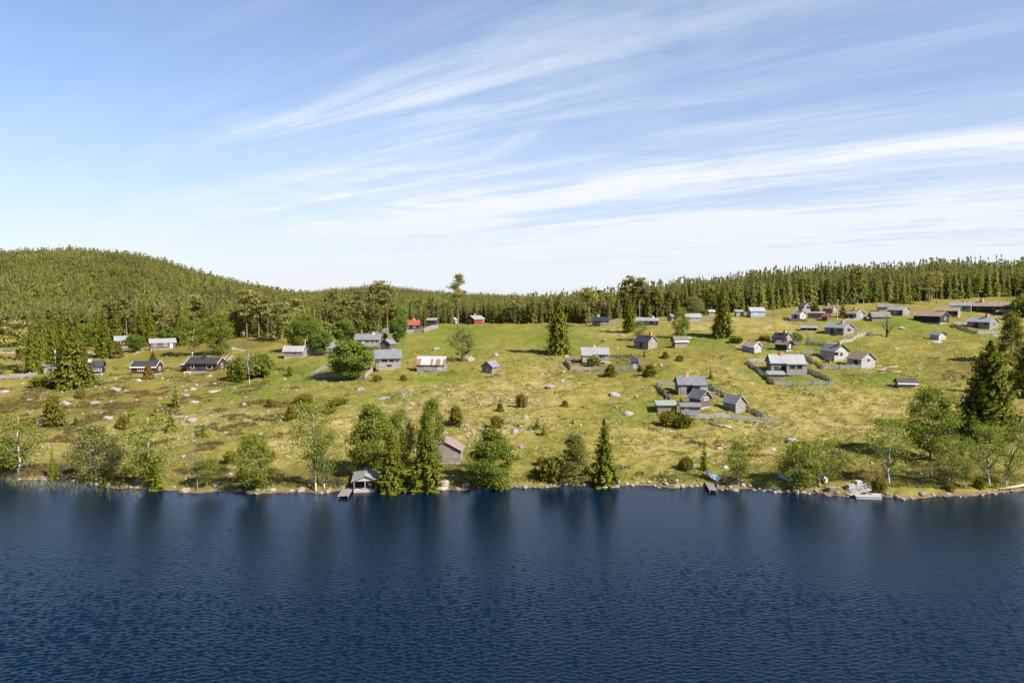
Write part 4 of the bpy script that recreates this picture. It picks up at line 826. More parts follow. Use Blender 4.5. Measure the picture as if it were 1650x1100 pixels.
T('deadwhite', 'dead_birch', 318, 788, 702, 30, 'dead thin birch stem with few twigs at the left waterline', group='dead trees', short='dead thin birch')
T('birch', 'birch_bush', 335, 782, 738, 50, 'yellow-green low birch scrub right of the dead thin birch', group=gb)
T('young', 'young_spruce', 328, 702, 677, 17, 'bright young spruce behind the dead thin birch', group=gy_)
T('dense', 'birch_tree', 408, 789, 702, 60, 'dense rounded birch left of the twin white birches', group=gb, short='dense rounded birch')
T('sparse', 'birch_tree', 509, 790, 650, 62, 'taller of the twin white-stemmed birches left of the boathouse', group=gb, lean=-.03, short='twin white birches')
T('sparse', 'birch_tree', 523, 787, 690, 46, 'shorter leaning one of the twin white-stemmed birches', group=gb, lean=.05)
T('full', 'birch_tree', 600, 768, 655, 70, 'full green birch right behind the boathouse', group=gb, short='birch behind the boathouse')
T('bare', 'bare_birch', 652, 745, 628, 46, 'thin bare grey birch rising between the lakeside spruces', group='dead trees')
T('dense', 'birch_tree', 645, 752, 660, 46, 'loose pale birch beside the thin bare grey birch', group=gb)
T('dense', 'birch_tree', 697, 757, 645, 42, 'light birch rising behind the larger lakeside spruce', group=gb)
T('spruce', 'spruce_tree', 631, 787, 688, 56, 'shorter lakeside spruce next to the boathouse', group=gs, var=0, short='spruce by the boathouse')
T('spruce', 'spruce_tree', 686, 788, 655, 66, 'larger lakeside spruce left of the pink-roofed barn', group=gs, var=1, short='larger lakeside spruce')
T('full', 'birch_tree', 792, 789, 693, 70, 'dense broad birch overhanging the water right of the pink-roofed barn', group=gb, short='overhanging birch')
T('leafbush', 'birch_bush', 806, 790, 765, 30, 'leafy low shoot hanging over the water under the overhanging birch', group=gb)
T('olivepine', 'pine_tree', 926, 779, 702, 50, 'olive young pine just left of the pointed shore spruce', short='olive young pine', group='young pines', var=0)
T('spruce', 'spruce_tree', 973, 777, 671, 56, 'perfectly pointed spruce at the middle of the shore', group=gs, var=2, short='pointed shore spruce')
T('young', 'young_spruce', 1134, 757, 706, 24, 'yellowish young spruce above the small rowing boat', group=gy_, short='yellowish young spruce')
T('birch', 'birch_tree', 1190, 781, 710, 34, 'slender light green birch right of the small rowing boat', group=gb, short='slender light birch')
T('dense', 'birch_tree', 1290, 783, 710, 72, 'wide low birch over the teal upturned boat', group=gb, short='wide low birch')
T('sparse', 'birch_tree', 1322, 784, 704, 66, 'airy birch at the right side of the wide low birch', group=gb)
T('sparse', 'birch_tree', 1432, 778, 676, 66, 'single tall airy birch with white stem right of the landing stage', group=gb, lean=.01, short='tall airy birch')
T('dense', 'birch_tree', 1497, 740, 628, 76, 'dense tall birch with dark stem left of the huge spruce', group=gb, short='dense tall birch')
T('sparse', 'birch_tree', 1529, 784, 700, 44, 'dark-stemmed small birch near the water below the dense tall birch', group=gb)
T('birch', 'birch_tree', 1556, 784, 706, 30, 'young birch with a clean white stem at the right shore', group=gb)
T('sparse', 'birch_tree', 1594, 780, 686, 52, 'crooked sparse birch between the white-stemmed and the leaning one', group=gb, lean=-.06)
T('sparse', 'birch_tree', 1622, 782, 676, 44, 'dark leaning birch at the right end of the shore', group=gb, lean=.14, short='dark leaning birch')
T('leafbush', 'birch_bush', 1575, 706, 678, 36, 'pale green bush at the foot of the huge spruce', group=gb)
T('bigspruce', 'spruce_tree', 1590, 702, 546, 108, 'huge broad spruce on the right slope above the shore', group=gs, var=0, short='huge spruce')
T('bigspruce', 'spruce_tree', 1652, 640, 540, 50, 'dark spruce cut by the right picture edge', group=gs, var=1)
T('olivepine', 'pine_tree', 1628, 585, 514, 42, 'grey-green pine behind the huge spruce', group='young pines', var=1, short='grey-green pine')
T('young', 'young_spruce', 1643, 626, 586, 14, 'slim bright spruce near the right picture edge', group=gy_)
T('young', 'young_spruce', 1634, 615, 572, 18, 'bright spruce under the grey-green pine', group=gy_)
T('juniper', 'juniper_bush', 1631, 612, 597, 14, 'round juniper under the grey-green pine', 'bush', group=gj)
# left meadow
T('skirtspruce', 'spruce_tree', 118, 624, 534, 78, 'big broad-skirted spruce on the left meadow', group=gs, short='big left spruce')
T('bigspruce', 'spruce_tree', 54, 603, 520, 30, 'tall spruce left of the flagpole', group=gs, var=2)
T('spruce', 'spruce_tree', 88, 598, 496, 28, 'narrow tall spruce right behind the flagpole', group=gs)
T('spruce', 'spruce_tree', 104, 596, 492, 30, 'dark tall spruce behind the big left spruce', group=gs)
T('pine', 'pine_tree', 28, 597, 520, 40, 'pine with bare pale stem at the left edge', group='pines in the open')
T('birch', 'birch_tree', 1, 605, 585, 18, 'green bush at the far left fence', group='leafy trees by the cottages')
T('spruce', 'spruce_tree', 168, 577, 494, 32, 'tall spruce left of the red and white cottage', group=gs)
T('olivepine', 'pine_tree', 191, 577, 552, 15, 'grey conical young pine below the red and white cottage', group='young pines')
for (x, y, t, w_, lb) in [(36, 580, 508, 24, 'spruce between the upturned green boat and the flagpole'), (70, 580, 500, 24, 'spruce left of the narrow tall one behind the flagpole'), (128, 574, 500, 26, 'spruce at the track right of the dark tall one'), (188, 556, 492, 26, 'spruce behind the left end of the red and white cottage'), (228, 554, 480, 28, 'tall spruce behind the small round maple'), (243, 556, 492, 22, 'spruce left of the whitish-roofed cottage'), (292, 556, 488, 24, 'spruce right behind the whitish-roofed cottage'), (330, 552, 486, 26, 'spruce between the white-footed birch and the large leafy birch'), (12, 560, 492, 30, 'tall spruce behind the upturned green boat'), (160, 556, 488, 26, 'spruce behind the bright leafy tree by the track')]:
    T('spruce', 'spruce_tree', x, y, t, w_, lb, group=gs)
T('maple', 'maple_tree', 218, 566, 541, 27, 'small round bright maple in front of the red and white cottage', group='leafy trees by the cottages', short='small round maple')
T('maple', 'maple_tree', 146, 558, 524, 26, 'bright leafy tree left of the red and white cottage', group='leafy trees by the cottages')
T('maple', 'maple_tree', 274, 558, 529, 28, 'round bright tree beside the whitish-roofed cottage', group='leafy trees by the cottages')
T('birch', 'birch_tree', 309, 573, 504, 38, 'birch with white foot above the long red-brown cottage', group='leafy trees by the cottages', short='white-footed birch')
T('dense', 'birch_tree', 355, 571, 507, 44, 'large leafy birch at the end of the track', group='leafy trees by the cottages', short='large leafy birch')
T('spruce', 'spruce_tree', 247, 590, 564, 21, 'small dense spruce behind the rusty bush cottage', group=gs)
T('thuja', 'thuja_bush', 239, 610, 589, 15, 'rusty golden conical bush before the dark brown cottage', 'bush')
T('young', 'young_spruce', 283, 656, 609, 19, 'bright green young spruce alone below the brown cottages', group=gy_, short='lone bright spruce')
T('deadwhite', 'dead_birch', 402, 619, 546, 40, 'tall dead white birch above a leafy bush', group='dead trees', short='dead white birch')
T('leafbush', 'birch_bush', 386, 612, 580, 36, 'leafy bush left of the dead white birch', 'bush', group='leafy bushes at the dead birch')
T('leafbush', 'birch_bush', 418, 606, 574, 40, 'leafy bush right of the dead white birch', 'bush', group='leafy bushes at the dead birch')
T('cushion', 'juniper_bush', 66, 622, 609, 26, 'wide clipped-looking juniper left of the big left spruce', 'bush', group=gj)
T('juniper', 'juniper_bush', 87, 686, 641, 31, 'greyish dense juniper on the rocky left slope', 'bush', group=gj, short='greyish juniper')
# middle
T('weep', 'birch_tree', 492, 566, 508, 58, 'large weeping birch behind the low metal-roofed cabin', group='leafy trees by the cottages', short='weeping birch')
T('maple', 'maple_tree', 520, 571, 536, 25, 'round lime-green maple before the hipped pavilion', group='leafy trees by the cottages', short='round lime maple')
T('maple', 'maple_tree', 555, 556, 518, 36, 'rounded maple left of the glazed-porch cabin', group='leafy trees by the cottages')
T('maple', 'maple_tree', 565, 611, 553, 63, 'biggest many-stemmed maple shading a fenced yard', group='leafy trees by the cottages', short='biggest maple')
T('maple', 'maple_tree', 642, 550, 513, 25, 'leafy maple right of the red-brown log shed', group='leafy trees by the cottages')
T('maple', 'maple_tree', 640, 530, 493, 25, 'leafy maple behind the red-brown log shed', group='leafy trees by the cottages')
T('young', 'young_spruce', 613, 541, 506, 12, 'narrow bright spruce behind the glazed-porch cabin', group=gy_)
T('rowan', 'rowan_tree', 745, 582, 533, 40, 'sparse spreading rowan beside two boulders', short='spreading rowan')
T('lonepine', 'pine_tree', 738, 530, 444, 22, 'very tall lone pine with bare pale stem', group='pines in the open', short='lone pine')
T('bigspruce', 'spruce_tree', 900, 571, 474, 47, 'great twin-shadowed spruce on the middle pasture', group=gs, var=1, short='great middle spruce')
T('bigspruce', 'spruce_tree', 1013, 535, 478, 25, 'spruce left of the seamed-roof cabin', group=gs, var=2)
T('birch', 'birch_tree', 1030, 547, 518, 26, 'small pale tree behind the orange-chimney cabin', group='leafy trees by the cottages')
T('dense', 'birch_tree', 1097, 544, 498, 27, 'single bright birch above the white-fascia shed', group='leafy trees by the cottages', short='single birch')
T('greybirch', 'willow_tree', 1117, 508, 480, 32, 'silver-green round willow behind the white-roofed cabin', group='leafy trees by the cottages')
T('bigspruce', 'spruce_tree', 1164, 543, 462, 37, 'dark spruce left of the grey garage', group=gs, var=0, short='dark spruce by the garage')
T('gnarled', 'dead_tree', 1428, 543, 508, 34, 'dark gnarled almost bare tree on the right pasture', group='dead trees', short='gnarled tree')
T('bare', 'dead_tree', 1301, 556, 532, 24, 'grey bare tree below the open shelter', group='dead trees')
T('leafbush', 'leafy_bush', 1281, 552, 538, 18, 'green bush right of the black-roofed cabin', 'bush')
T('cushion', 'leafy_bush', 1313, 504, 493, 12, 'clipped green bush beside the balcony cabin', 'bush')
T('youngpine', 'pine_tree', 1358, 512, 488, 24, 'low dark pine right of the tall pale pole', group='young pines')
T('leafbush', 'leafy_bush', 1650, 510, 482, 36, 'leafy tree at the right edge beside the large lodge', 'tree')
T('cushion', 'juniper_bush', 1630, 515, 506, 22, 'flat juniper below the open porch shed', 'bush', group=gj)
# junipers and dwarf spruces placed one by one
for (x, y, t, w_, kd, lb) in [
 (984, 606, 588, 19, 'juniper', 'pointed dark juniper below the two-part cabin with deck'), (1047, 606, 588, 22, 'juniper', 'broad juniper right of the narrow outhouse'), (957, 591, 577, 22, 'cushion', 'yellow-brown juniper before the two-part cabin with deck'),
 (1038, 575, 560, 9, 'young', 'small cone spruce below the orange-chimney cabin'), (1072, 577, 567, 12, 'juniper', 'small juniper below the white-fascia shed'), (1145, 610, 589, 13, 'young', 'dark small spruce above right of the slate-roofed cabin'),
 (1078, 686, 664, 26, 'cushion', 'large yellow-brown juniper thicket below the green-roofed shed'), (1102, 688, 670, 20, 'cushion', 'right part of the juniper thicket below the flat slate shed'), (1097, 650, 638, 12, 'young', 'little spruce inside the fenced plot'),
 (470, 676, 654, 21, 'juniper', 'dense round juniper left of the twin white birches'), (533, 664, 647, 19, 'juniper', 'dark juniper up the slope from the twin white birches'), (435, 656, 643, 13, 'juniper', 'small cone juniper left above the dense round juniper'),
 (545, 652, 642, 26, 'cushion', 'flat spreading juniper beside the dark juniper'), (490, 649, 636, 24, 'cushion', 'flat brownish juniper above the dense round juniper'), (735, 686, 656, 22, 'juniper', 'tall dense juniper above the pink-roofed barn'),
 (801, 689, 672, 18, 'cushion', 'bushy juniper above the overhanging birch'), (467, 605, 591, 10, 'juniper', 'small cone juniper below the low metal-roofed cabin'), (650, 613, 604, 12, 'juniper', 'small brown juniper below the window-band cabin'),
 (608, 613, 605, 14, 'cushion', 'low brown juniper right of the biggest maple'), (876, 700, 680, 14, 'young', 'pale young spruce above the olive young pine'), (866, 690, 672, 16, 'young', 'yellow dwarf spruce on the middle slope'),
 (910, 655, 645, 12, 'juniper', 'dark low juniper in the middle pasture'), (923, 682, 670, 9, 'young', 'tiny yellow spruce below the dark low juniper'), (840, 655, 638, 18, 'cushion', 'spreading juniper left of the middle boulders'),
 (1232, 549, 541, 16, 'cushion', 'flat dark juniper above the pale twin shed'), (1186, 551, 543, 18, 'cushion', 'flat juniper left of the pale twin shed'), (1095, 582, 574, 12, 'cushion', 'low juniper right below the white-fascia shed'),
 (1192, 757, 747, 12, 'cushion', 'low yellowish juniper behind the slender light birch'), (1104, 757, 738, 20, 'cushion', 'ragged juniper left of the yellowish young spruce'), (862, 762, 748, 14, 'young', 'pale dwarf spruce by the shore left of the olive young pine'),
 (872, 748, 736, 12, 'cushion', 'dark small juniper near the olive young pine'), (890, 772, 740, 34, 'cushion', 'dark shrub leaning against the olive young pine'), (835, 740, 728, 11, 'young', 'small yellow spruce above the shore stones'), (820, 748, 737, 9, 'juniper', 'small dark juniper right of the overhanging birch'),
 (806, 663, 650, 12, 'juniper', 'small juniper on the stony middle slope'), (130, 640, 628, 14, 'cushion', 'low juniper below the big left spruce'), (45, 690, 678, 18, 'cushion', 'low brown juniper left of the greyish juniper'),
 (122, 685, 668, 18, 'young', 'yellowish dwarf spruce right of the greyish juniper'), (200, 690, 672, 20, 'cushion', 'brown juniper on the rocky left slope'), (372, 745, 728, 18, 'cushion', 'brown low juniper above the dense rounded birch'),
 (1416, 792, 770, 18, 'cushion', 'yellow-green mossy bush at the water right of the landing stage'), (1577, 786, 772, 14, 'cushion', 'bright yellow bush at the water by the white-stemmed birch'), (1531, 790, 778, 12, 'cushion', 'small yellow bush below the dark-stemmed small birch')]:
    nm = 'young_spruce' if kd == 'young' else 'juniper_bush'
    T(kd, nm, x, y, t, w_, lb, 'tree' if kd == 'young' else 'bush', group=gy_ if kd == 'young' else gj, sink=.08)

# ------------------------------------------------------------ forest edge: one object per tree; far woods: one mass each
EDGE = [(-900, 300), (-60, 302), (0, 306), (100, 318), (160, 320), (200, 330), (270, 326), (330, 318), (365, 312), (420, 296), (520, 300), (575, 305), (620, 318), (680, 352), (740, 372), (800, 366), (860, 350), (910, 345), (945, 330), (1000, 336), (1060, 340), (1120, 352), (1180, 348), (1240, 352), (1300, 362),
        (1380, 366), (1430, 376), (1500, 392), (1560, 400), (1620, 402), (1720, 400), (2600, 420)]
EX, EY = np.array(EDGE, float).T
def edge_d(px, Y): return Y-np.interp(px, EX, EY)
def near_text(px, py, far=None):
    """nearest landmark in words, by where it stands in the photograph"""
    best = min((q for q in LMK), key=lambda q: (q[0]-px)**2+((q[1]-py)*1.6)**2); dx, dy = px-best[0], (py-best[1])*1.6
    if abs(dx) > abs(dy): rel = 'right of' if dx > 0 else 'left of'
    else: rel = 'below' if dy > 0 else 'above'
    return rel, best[2]
PF = {
 'spruce': [P_spruce(300+i, 16, r, 26, 9, 3, 'lforest', ragged=.38, pw=.70, wide=.36, skirt=.05) for i, r in enumerate((2.4, 2.9, 3.4, 2.6))],
 'pine': [P_pine(310+i, 17, 2.7, 7.5+i, 20, 34, .36) for i in range(3)],
 'birch': [P_leaf(320+i, 13, 2.5, 3.2, 50, 30, .26, 'lbirch', 'barkb', 'egg', .18) for i in range(2)]}
g = np.random.default_rng(77)
cand = []
for _ in range(60000):
    px = g.uniform(-30, 1690); d = abs(g.normal())*16; Yq = np.interp(px, EX, EY)+d
    cand.append((px, Yq, d))
cand.sort(key=lambda c: c[2]); kept = []; grid = {}
def free(x, y, rad):
    cx, cy = int(x//4), int(y//4)
    return all((x-a)**2+(y-b)**2 > rad*rad for i in (-1, 0, 1) for j in (-1, 0, 1) for a, b in grid.get((cx+i, cy+j), ()))
def clear_of(x, y, pad=1.6):
    return all((x-a)**2+(y-b)**2 > (c+pad)**2 for a, b, c in HOUSES)
lim = {}
for px, Yq, d in cand:
    x = (px-825)/F*Yq
    if len(kept) >= 285: break
    b_ = int(px//43); 
    if lim.get(b_, 0) >= 8 or not free(x, Yq, 3.1+g.uniform(0, 1.2)) or not clear_of(x, Yq, 2.2): continue
    lim[b_] = lim.get(b_, 0)+1; grid.setdefault((int(x//4), int(Yq//4)), []).append((x, Yq)); kept.append((x, Yq, px, d))
for x, Yq, px, d in kept:
    pp = .36 if px < 640 else .10 if px < 850 else .20 if px < 1060 else .05
    u_ = g.random(); kd = 'pine' if u_ < pp else 'birch' if u_ < pp+.15 else 'spruce'
    pr = PF[kd][g.integers(len(PF[kd]))]; hh = {'pine': 16, 'spruce': 15.5, 'birch': 11}[kd]*g.uniform(.62, 1.22)*(1.08 if px > 1000 else .84 if 640 < px < 950 else 1.0); sw = g.uniform(.8, 1.22)
    z = gz(x, Yq); rel, lm = near_text(px, project((x, Yq, z))[1])
    size = 'tall' if hh > 17 else 'short' if hh < 13 else 'medium-high'; wd = 'slender' if sw < .93 else 'broad' if sw > 1.08 else 'even'
    lb = f'{size} {wd} {kd} at the forest edge {rel} the {lm}'
    put_tree(f'{kd}_tree', pr, (x, Yq, z-.1), sw*hh/pr.h*1.02, hh/pr.h, g.uniform(0, 6.28), lb, 'tree', f'{kd}s at the forest edge')
# a few pines that stand out by their bare orange or pale stems
for (x, y, t, w_, lb) in [(537, 533, 468, 26, 'pine with straight orange stem left of the rounded maple'), (580, 530, 470, 26, 'pine with orange stem above the glazed-porch cabin'), (611, 528, 455, 34, 'largest brownish twin-crowned pine at the forest edge'), (625, 530, 462, 30, 'brownish pine right of the largest twin-crowned pine'),
  (398, 546, 470, 30, 'dark-stemmed pine above the dead white birch'), (414, 536, 472, 18, 'slim orange-stemmed pine at the pole fence by the track'), (432, 533, 478, 18, 'slim orange-stemmed pine in the clearing behind the pole fence'), (455, 552, 490, 34, 'brownish pine left of the weeping birch'),
  (946, 524, 466, 28, 'brownish pine left of the blue-roofed cabin'), (264, 553, 490, 22, 'pine with bare pink stem above the whitish-roofed cottage'), (1497, 489, 442, 16, 'pale-stemmed tree at the forest edge above the long dark barn'), (1509, 489, 440, 16, 'second pale-stemmed tree right above the long dark barn'),
  (10, 580, 505, 30, 'thin pale-stemmed pine by the upturned green boat')]:
    T('pine', 'pine_tree', x, y, t, w_, lb, group='pines in the open')
# far woods
def join_proto(pr, name):
    out = []
    for me, off in ((pr.trunk, 0), (pr.crown, 1)):
        n = len(me.vertices); v = np.empty(n*3, np.float32); me.vertices.foreach_get('co', v); out.append((v.reshape(-1, 3), [list(p.vertices) for p in me.polygons]))
    V = np.concatenate([out[0][0], out[1][0]]); n0 = len(out[0][0])
    fs = out[0][1]+[[i+n0 for i in f] for f in out[1][1]]
    me = bpy.data.meshes.new(name); me.from_pydata(V.tolist(), [], fs); me.materials.append(pr.trunk.materials[0]); me.materials.append(pr.crown.materials[0])
    me.polygons.foreach_set('material_index', [0]*len(out[0][1])+[1]*len(out[1][1])); me.update()
    return bpy.data.objects.new(name, me)
def Plow_spruce(seed, r): return P_spruce(seed, 14, r, 15, 7, 2, 'lforest', ragged=.34, pw=.74, wide=.46, skirt=.06)
SRC = [join_proto(Plow_spruce(400+i, r), 'tree_source') for i, r in enumerate((1.7, 2.1, 2.5))] + \
      [join_proto(P_pine(410, 14, 1.9, 5.5, 18, 26, .26, 'lpine'), 'tree_source')] + [join_proto(P_spruce(411+i, 13.5, 1.8, 12, 7, 2, 'lpine', ragged=.55, pw=.55, wide=.5, skirt=.22), 'tree_source') for i in range(2)] + \
      [join_proto(P_leaf(420+i, 10, 2.1, 2.0, 22, 12, .42, 'lbirch', 'barkb', 'egg', .2, nmax=4), 'tree_source') for i in range(2)]
def scatter_mass(name, pts, scl, rot, idx, sources, label, cat, kind='stuff'):
    me = bpy.data.meshes.new(name); me.vertices.add(len(pts)); me.vertices.foreach_set('co', np.asarray(pts, np.float32).ravel())
    for nm, ty, fld, dat in (('scl', 'FLOAT_VECTOR', 'vector', scl), ('rot', 'FLOAT_VECTOR', 'vector', rot), ('idx', 'INT', 'value', idx)):
        at = me.attributes.new(nm, ty, 'POINT'); at.data.foreach_set(fld, np.asarray(dat, np.int32 if ty == 'INT' else np.float32).ravel())
    ob = link(bpy.data.objects.new(name, me)); tag(ob, label, cat, kind=kind)
    ng = bpy.data.node_groups.new(name, 'GeometryNodeTree'); ng.interface.new_socket('Geometry', in_out='INPUT', socket_type='NodeSocketGeometry'); ng.interface.new_socket('Geometry', in_out='OUTPUT', socket_type='NodeSocketGeometry')
    N, Lk = ng.nodes, ng.links; gi = N.new('NodeGroupInput'); go = N.new('NodeGroupOutput'); jn = N.new('GeometryNodeJoinGeometry'); ip = N.new('GeometryNodeInstanceOnPoints')
    for s in reversed(sources):
        oi = N.new('GeometryNodeObjectInfo'); oi.inputs['Object'].default_value = s; gt = N.new('GeometryNodeGeometryToInstance')
        Lk.new(oi.outputs['Geometry'], gt.inputs[0]); Lk.new(gt.outputs[0], jn.inputs[0])
    Lk.new(gi.outputs[0], ip.inputs['Points']); Lk.new(jn.outputs[0], ip.inputs['Instance']); ip.inputs['Pick Instance'].default_value = True
    def at(nm, ty):
        n = N.new('GeometryNodeInputNamedAttribute'); n.data_type = ty; n.inputs['Name'].default_value = nm; return n.outputs[0]
    Lk.new(at('idx', 'INT'), ip.inputs['Instance Index']); er = N.new('FunctionNodeEulerToRotation'); Lk.new(at('rot', 'FLOAT_VECTOR'), er.inputs[0]); Lk.new(er.outputs[0], ip.inputs['Rotation']); Lk.new(at('scl', 'FLOAT_VECTOR'), ip.inputs['Scale'])
    Lk.new(ip.outputs[0], go.inputs[0]); ob.modifiers.new('scatter', 'NODES').node_group = ng
    return ob
def wood(name, label, n, p0, p1, y0, y1, mix, h, cell, dmin, seed):
    g = np.random.default_rng(seed); Yq = np.sqrt(g.uniform(y0*y0, y1*y1, n)); px = g.uniform(p0, p1, n); x = (px-825)/F*Yq
    ok = edge_d(px, Yq) > dmin+g.uniform(-2, 6, n); x, Yq, px = x[ok], Yq[ok], px[ok]
    seen = set(); keep = []
    kx = {(round(a[0]/3), round(a[1]/3)) for a in kept}
    for i, (a, b) in enumerate(zip(x/cell, Yq/cell)):
        c = (int(a//1), int(b//1))
        if c in seen or (round(x[i]/3), round(Yq[i]/3)) in kx: continue
        if Yq[i] < 420 and not clear_of(x[i], Yq[i], 1.5): continue
        seen.add(c); keep.append(i)
    keep = np.array(keep); keep = keep[(vnoise(x[keep]+2000, Yq[keep], 24, 89)*.6+vnoise(x[keep]+2000, Yq[keep], 9, 90)*.4 > .22) | (Yq[keep] < 420)]; x, Yq, px = x[keep], Yq[keep], px[keep]; m = len(keep); z = hz(px, Yq)-.2
    ps, pp, pb = mix(px, Yq); u = np.clip(g.random(m)+(vnoise(x+2000, Yq, 46, 88)-.5)*.9, 0, .999); idx = np.where(u < ps, g.integers(0, 3, m), np.where(u < ps+pp, g.integers(3, 6, m), g.integers(6, 8, m)))
    s = h(px, Yq)*g.triangular(.60, .94, 1.26, m)*(.78+.44*vnoise(x+2000, Yq, 38, 87))/14; s = np.where(idx >= 6, s*1.0, s); sw = s*g.uniform(.85, 1.25, m)
    scatter_mass(name, np.stack([x, Yq, z], 1), np.stack([sw, sw, s], 1), np.stack([g.normal(0, .025, m), g.normal(0, .025, m), g.uniform(0, 6.28, m)], 1), idx, SRC, label, 'forest')
    print(name, m)
one = lambda px: np.ones_like(px)
wood('pine_forest', 'olive pine and spruce forest covering the hill on the left', 42000, -420, 640, 318, 900, lambda px, Y: (.58+.22*sstep(430-Y, 0, 90), .36-.22*sstep(430-Y, 0, 90), .05), lambda px, Y: 13.5*one(px), 3.6, 7, 501)
wood('spruce_forest', 'dense spruce forest behind the right and middle pastures', 30000, 560, 2100, 340, 600, lambda px, Y: (.78*one(px), .13, .09), lambda px, Y: np.where(px > 1000, 16.5, 13.0), 3.9, 6, 502)
wood('far_forest', 'far wooded ridge low on the horizon behind the middle', 26000, 330, 1150, 620, 1560, lambda px, Y: (.62*one(px), .33, .05), lambda px, Y: 14.0*one(px), 6.0, 40, 503)

# ------------------------------------------------------------ stones
def rock_mesh(seed, mat, flat=.62, name='boulder'):
    bm = bmesh.new(); bmesh.ops.create_icosphere(bm, subdivisions=3, radius=1); g = np.random.default_rng(seed)
    D = rnd_dirs(g, 14); H = g.uniform(.62, .95, 14)
    for v in bm.verts:
        p = v.co.copy()
        for d, h in zip(D, H):
            e = p.dot(Vector(d))-h
            if e > 0: p -= Vector(d)*e*.85
        p *= 1+.10*math.sin(3.1*p.x+seed)*math.sin(2.7*p.y+2*seed)*math.cos(3.3*p.z)
        v.co = Vector((p.x, p.y*.8, p.z*flat))
    me = bpy.data.meshes.new(name); bm.to_mesh(me); bm.free(); me.materials.append(mat); return me
RK = [rock_mesh(600+i, M['rock'], .55+.12*(i % 3)) for i in range(7)]; SK = [rock_mesh(620+i, M['wrock'], .6+.14*(i % 3), 'stone') for i in range(6)]
def rock(px, py, wpx, hpx, label, name='boulder', group=None, meshes=RK, seed=0):
    p = ground(px, py); k = p.y/F; rr = random.Random(int(px*7+py)); me = meshes[rr.randrange(len(meshes))]
    o = link(bpy.data.objects.new(name, me)); s = wpx*k/2*1.05; sh = hpx*k/1.15
    o.scale = (s, s*rr.uniform(.9, 1.3), sh); o.location = (p.x, p.y+s*.4, p.z-sh*.03); o.rotation_euler = (rr.uniform(-.2, .2), rr.uniform(-.15, .15), rr.uniform(-.5, .5)+(3.14 if rr.random() < .5 else 0))
    tag(o, label, 'boulder', group); return o
for a in [
 (990, 638, 21, 10, 'white-topped big boulder alone on the middle pasture'), (886, 624, 24, 9, 'long low grey boulder right of the lone dark shed'), (1280, 713, 26, 13, 'large rounded pale boulder above the wide low birch'), (758, 580, 13, 14, 'tall pale boulder right of the spreading rowan'), (752, 578, 7, 11, 'small dark-faced boulder against the spreading rowan'),
 (580, 629, 17, 9, 'split grey boulder below the biggest maple'), (619, 643, 22, 8, 'flat grey rock slab right of the split grey boulder'), (800, 573, 12, 9, 'rough broken boulder on the upper middle pasture'), (702, 562, 14, 5, 'low pale boulder above the rusty-roofed barn'), (847, 673, 9, 10, 'upright round boulder right of the stony middle slope'),
 (65, 685, 18, 13, 'pale boulder left of the greyish juniper'), (173, 676, 18, 11, 'white pointed boulder on the rocky left slope'), (5, 632, 16, 8, 'pale boulder at the left picture edge below the fence'), (78, 644, 14, 10, 'grey boulder below the far left fence'), (100, 650, 13, 10, 'grey boulder right of the one below the far left fence'), (152, 651, 22, 9, 'broad low boulder below the blue-black cabin'),
 (310, 648, 12, 6, 'white boulder right of the lone bright spruce'), (318, 648, 6, 5, 'small white stone beside the white boulder'), (298, 638, 12, 6, 'pale stone above right of the lone bright spruce'), (392, 653, 11, 7, 'whitish stone in the grass below the dead white birch'), (340, 632, 22, 6, 'flat grey stone below the long red-brown cottage'), (310, 628, 12, 6, 'grey stone left of the flat grey stone below the long cottage'),
 (185, 629, 20, 8, 'long pink-grey boulder right of the big left spruce'), (222, 614, 10, 8, 'grey boulder before the rusty bush cottage'), (140, 711, 14, 8, 'stone on the rocky left slope above the grey-green birch bush'), (308, 680, 20, 12, 'heap-like pale boulder behind the dead thin birch'), (488, 660, 11, 7, 'grey stone right of the dense round juniper'), (462, 678, 10, 7, 'grey stone under the dense round juniper'),
 (1030, 550, 16, 5, 'flat stone behind the orange-chimney cabin'), (1111, 545, 15, 6, 'pale pointed boulder right of the single birch'), (975, 549, 12, 4, 'long pale stone right of the great middle spruce'), (1004, 541, 16, 4, 'low grey stone below the spruce by the seamed-roof cabin'), (1189, 559, 14, 5, 'pale boulder left of the pale twin shed'), (909, 600, 9, 7, 'grey stone left of the juniper before the two-part cabin'),
 (906, 615, 9, 8, 'white stone below the great middle spruce'), (873, 604, 10, 7, 'grey stone right of the lone dark shed'), (912, 575, 12, 7, 'pale rock heap at the foot of the great middle spruce'), (1245, 726, 15, 7, 'reddish-pale stone left below the large rounded boulder'), (1160, 724, 13, 8, 'grey stone above the slender light birch'), (1170, 755, 14, 7, 'dark flat stone above the small rowing boat'),
 (1610, 675, 10, 7, 'pale round stone right of the huge spruce'), (1445, 562, 10, 5, 'grey stone below the gnarled tree'), (1457, 562, 8, 4, 'dark stone right below the gnarled tree'), (1453, 529, 14, 5, 'pale flat stone under the pale-roofed cabin'), (1510, 551, 22, 4, 'flat stones before the lone pale shed'), (1390, 612, 12, 3, 'flat pale stone below the timber pile'),
 (1010, 668, 24, 9, 'white rock heap in the green patch of the middle slope'), (830, 697, 14, 9, 'heap of pale stones above the overhanging birch'), (1120, 750, 8, 7, 'reddish stone above the middle shore')]:
    rock(*a, group='boulders on the pasture')
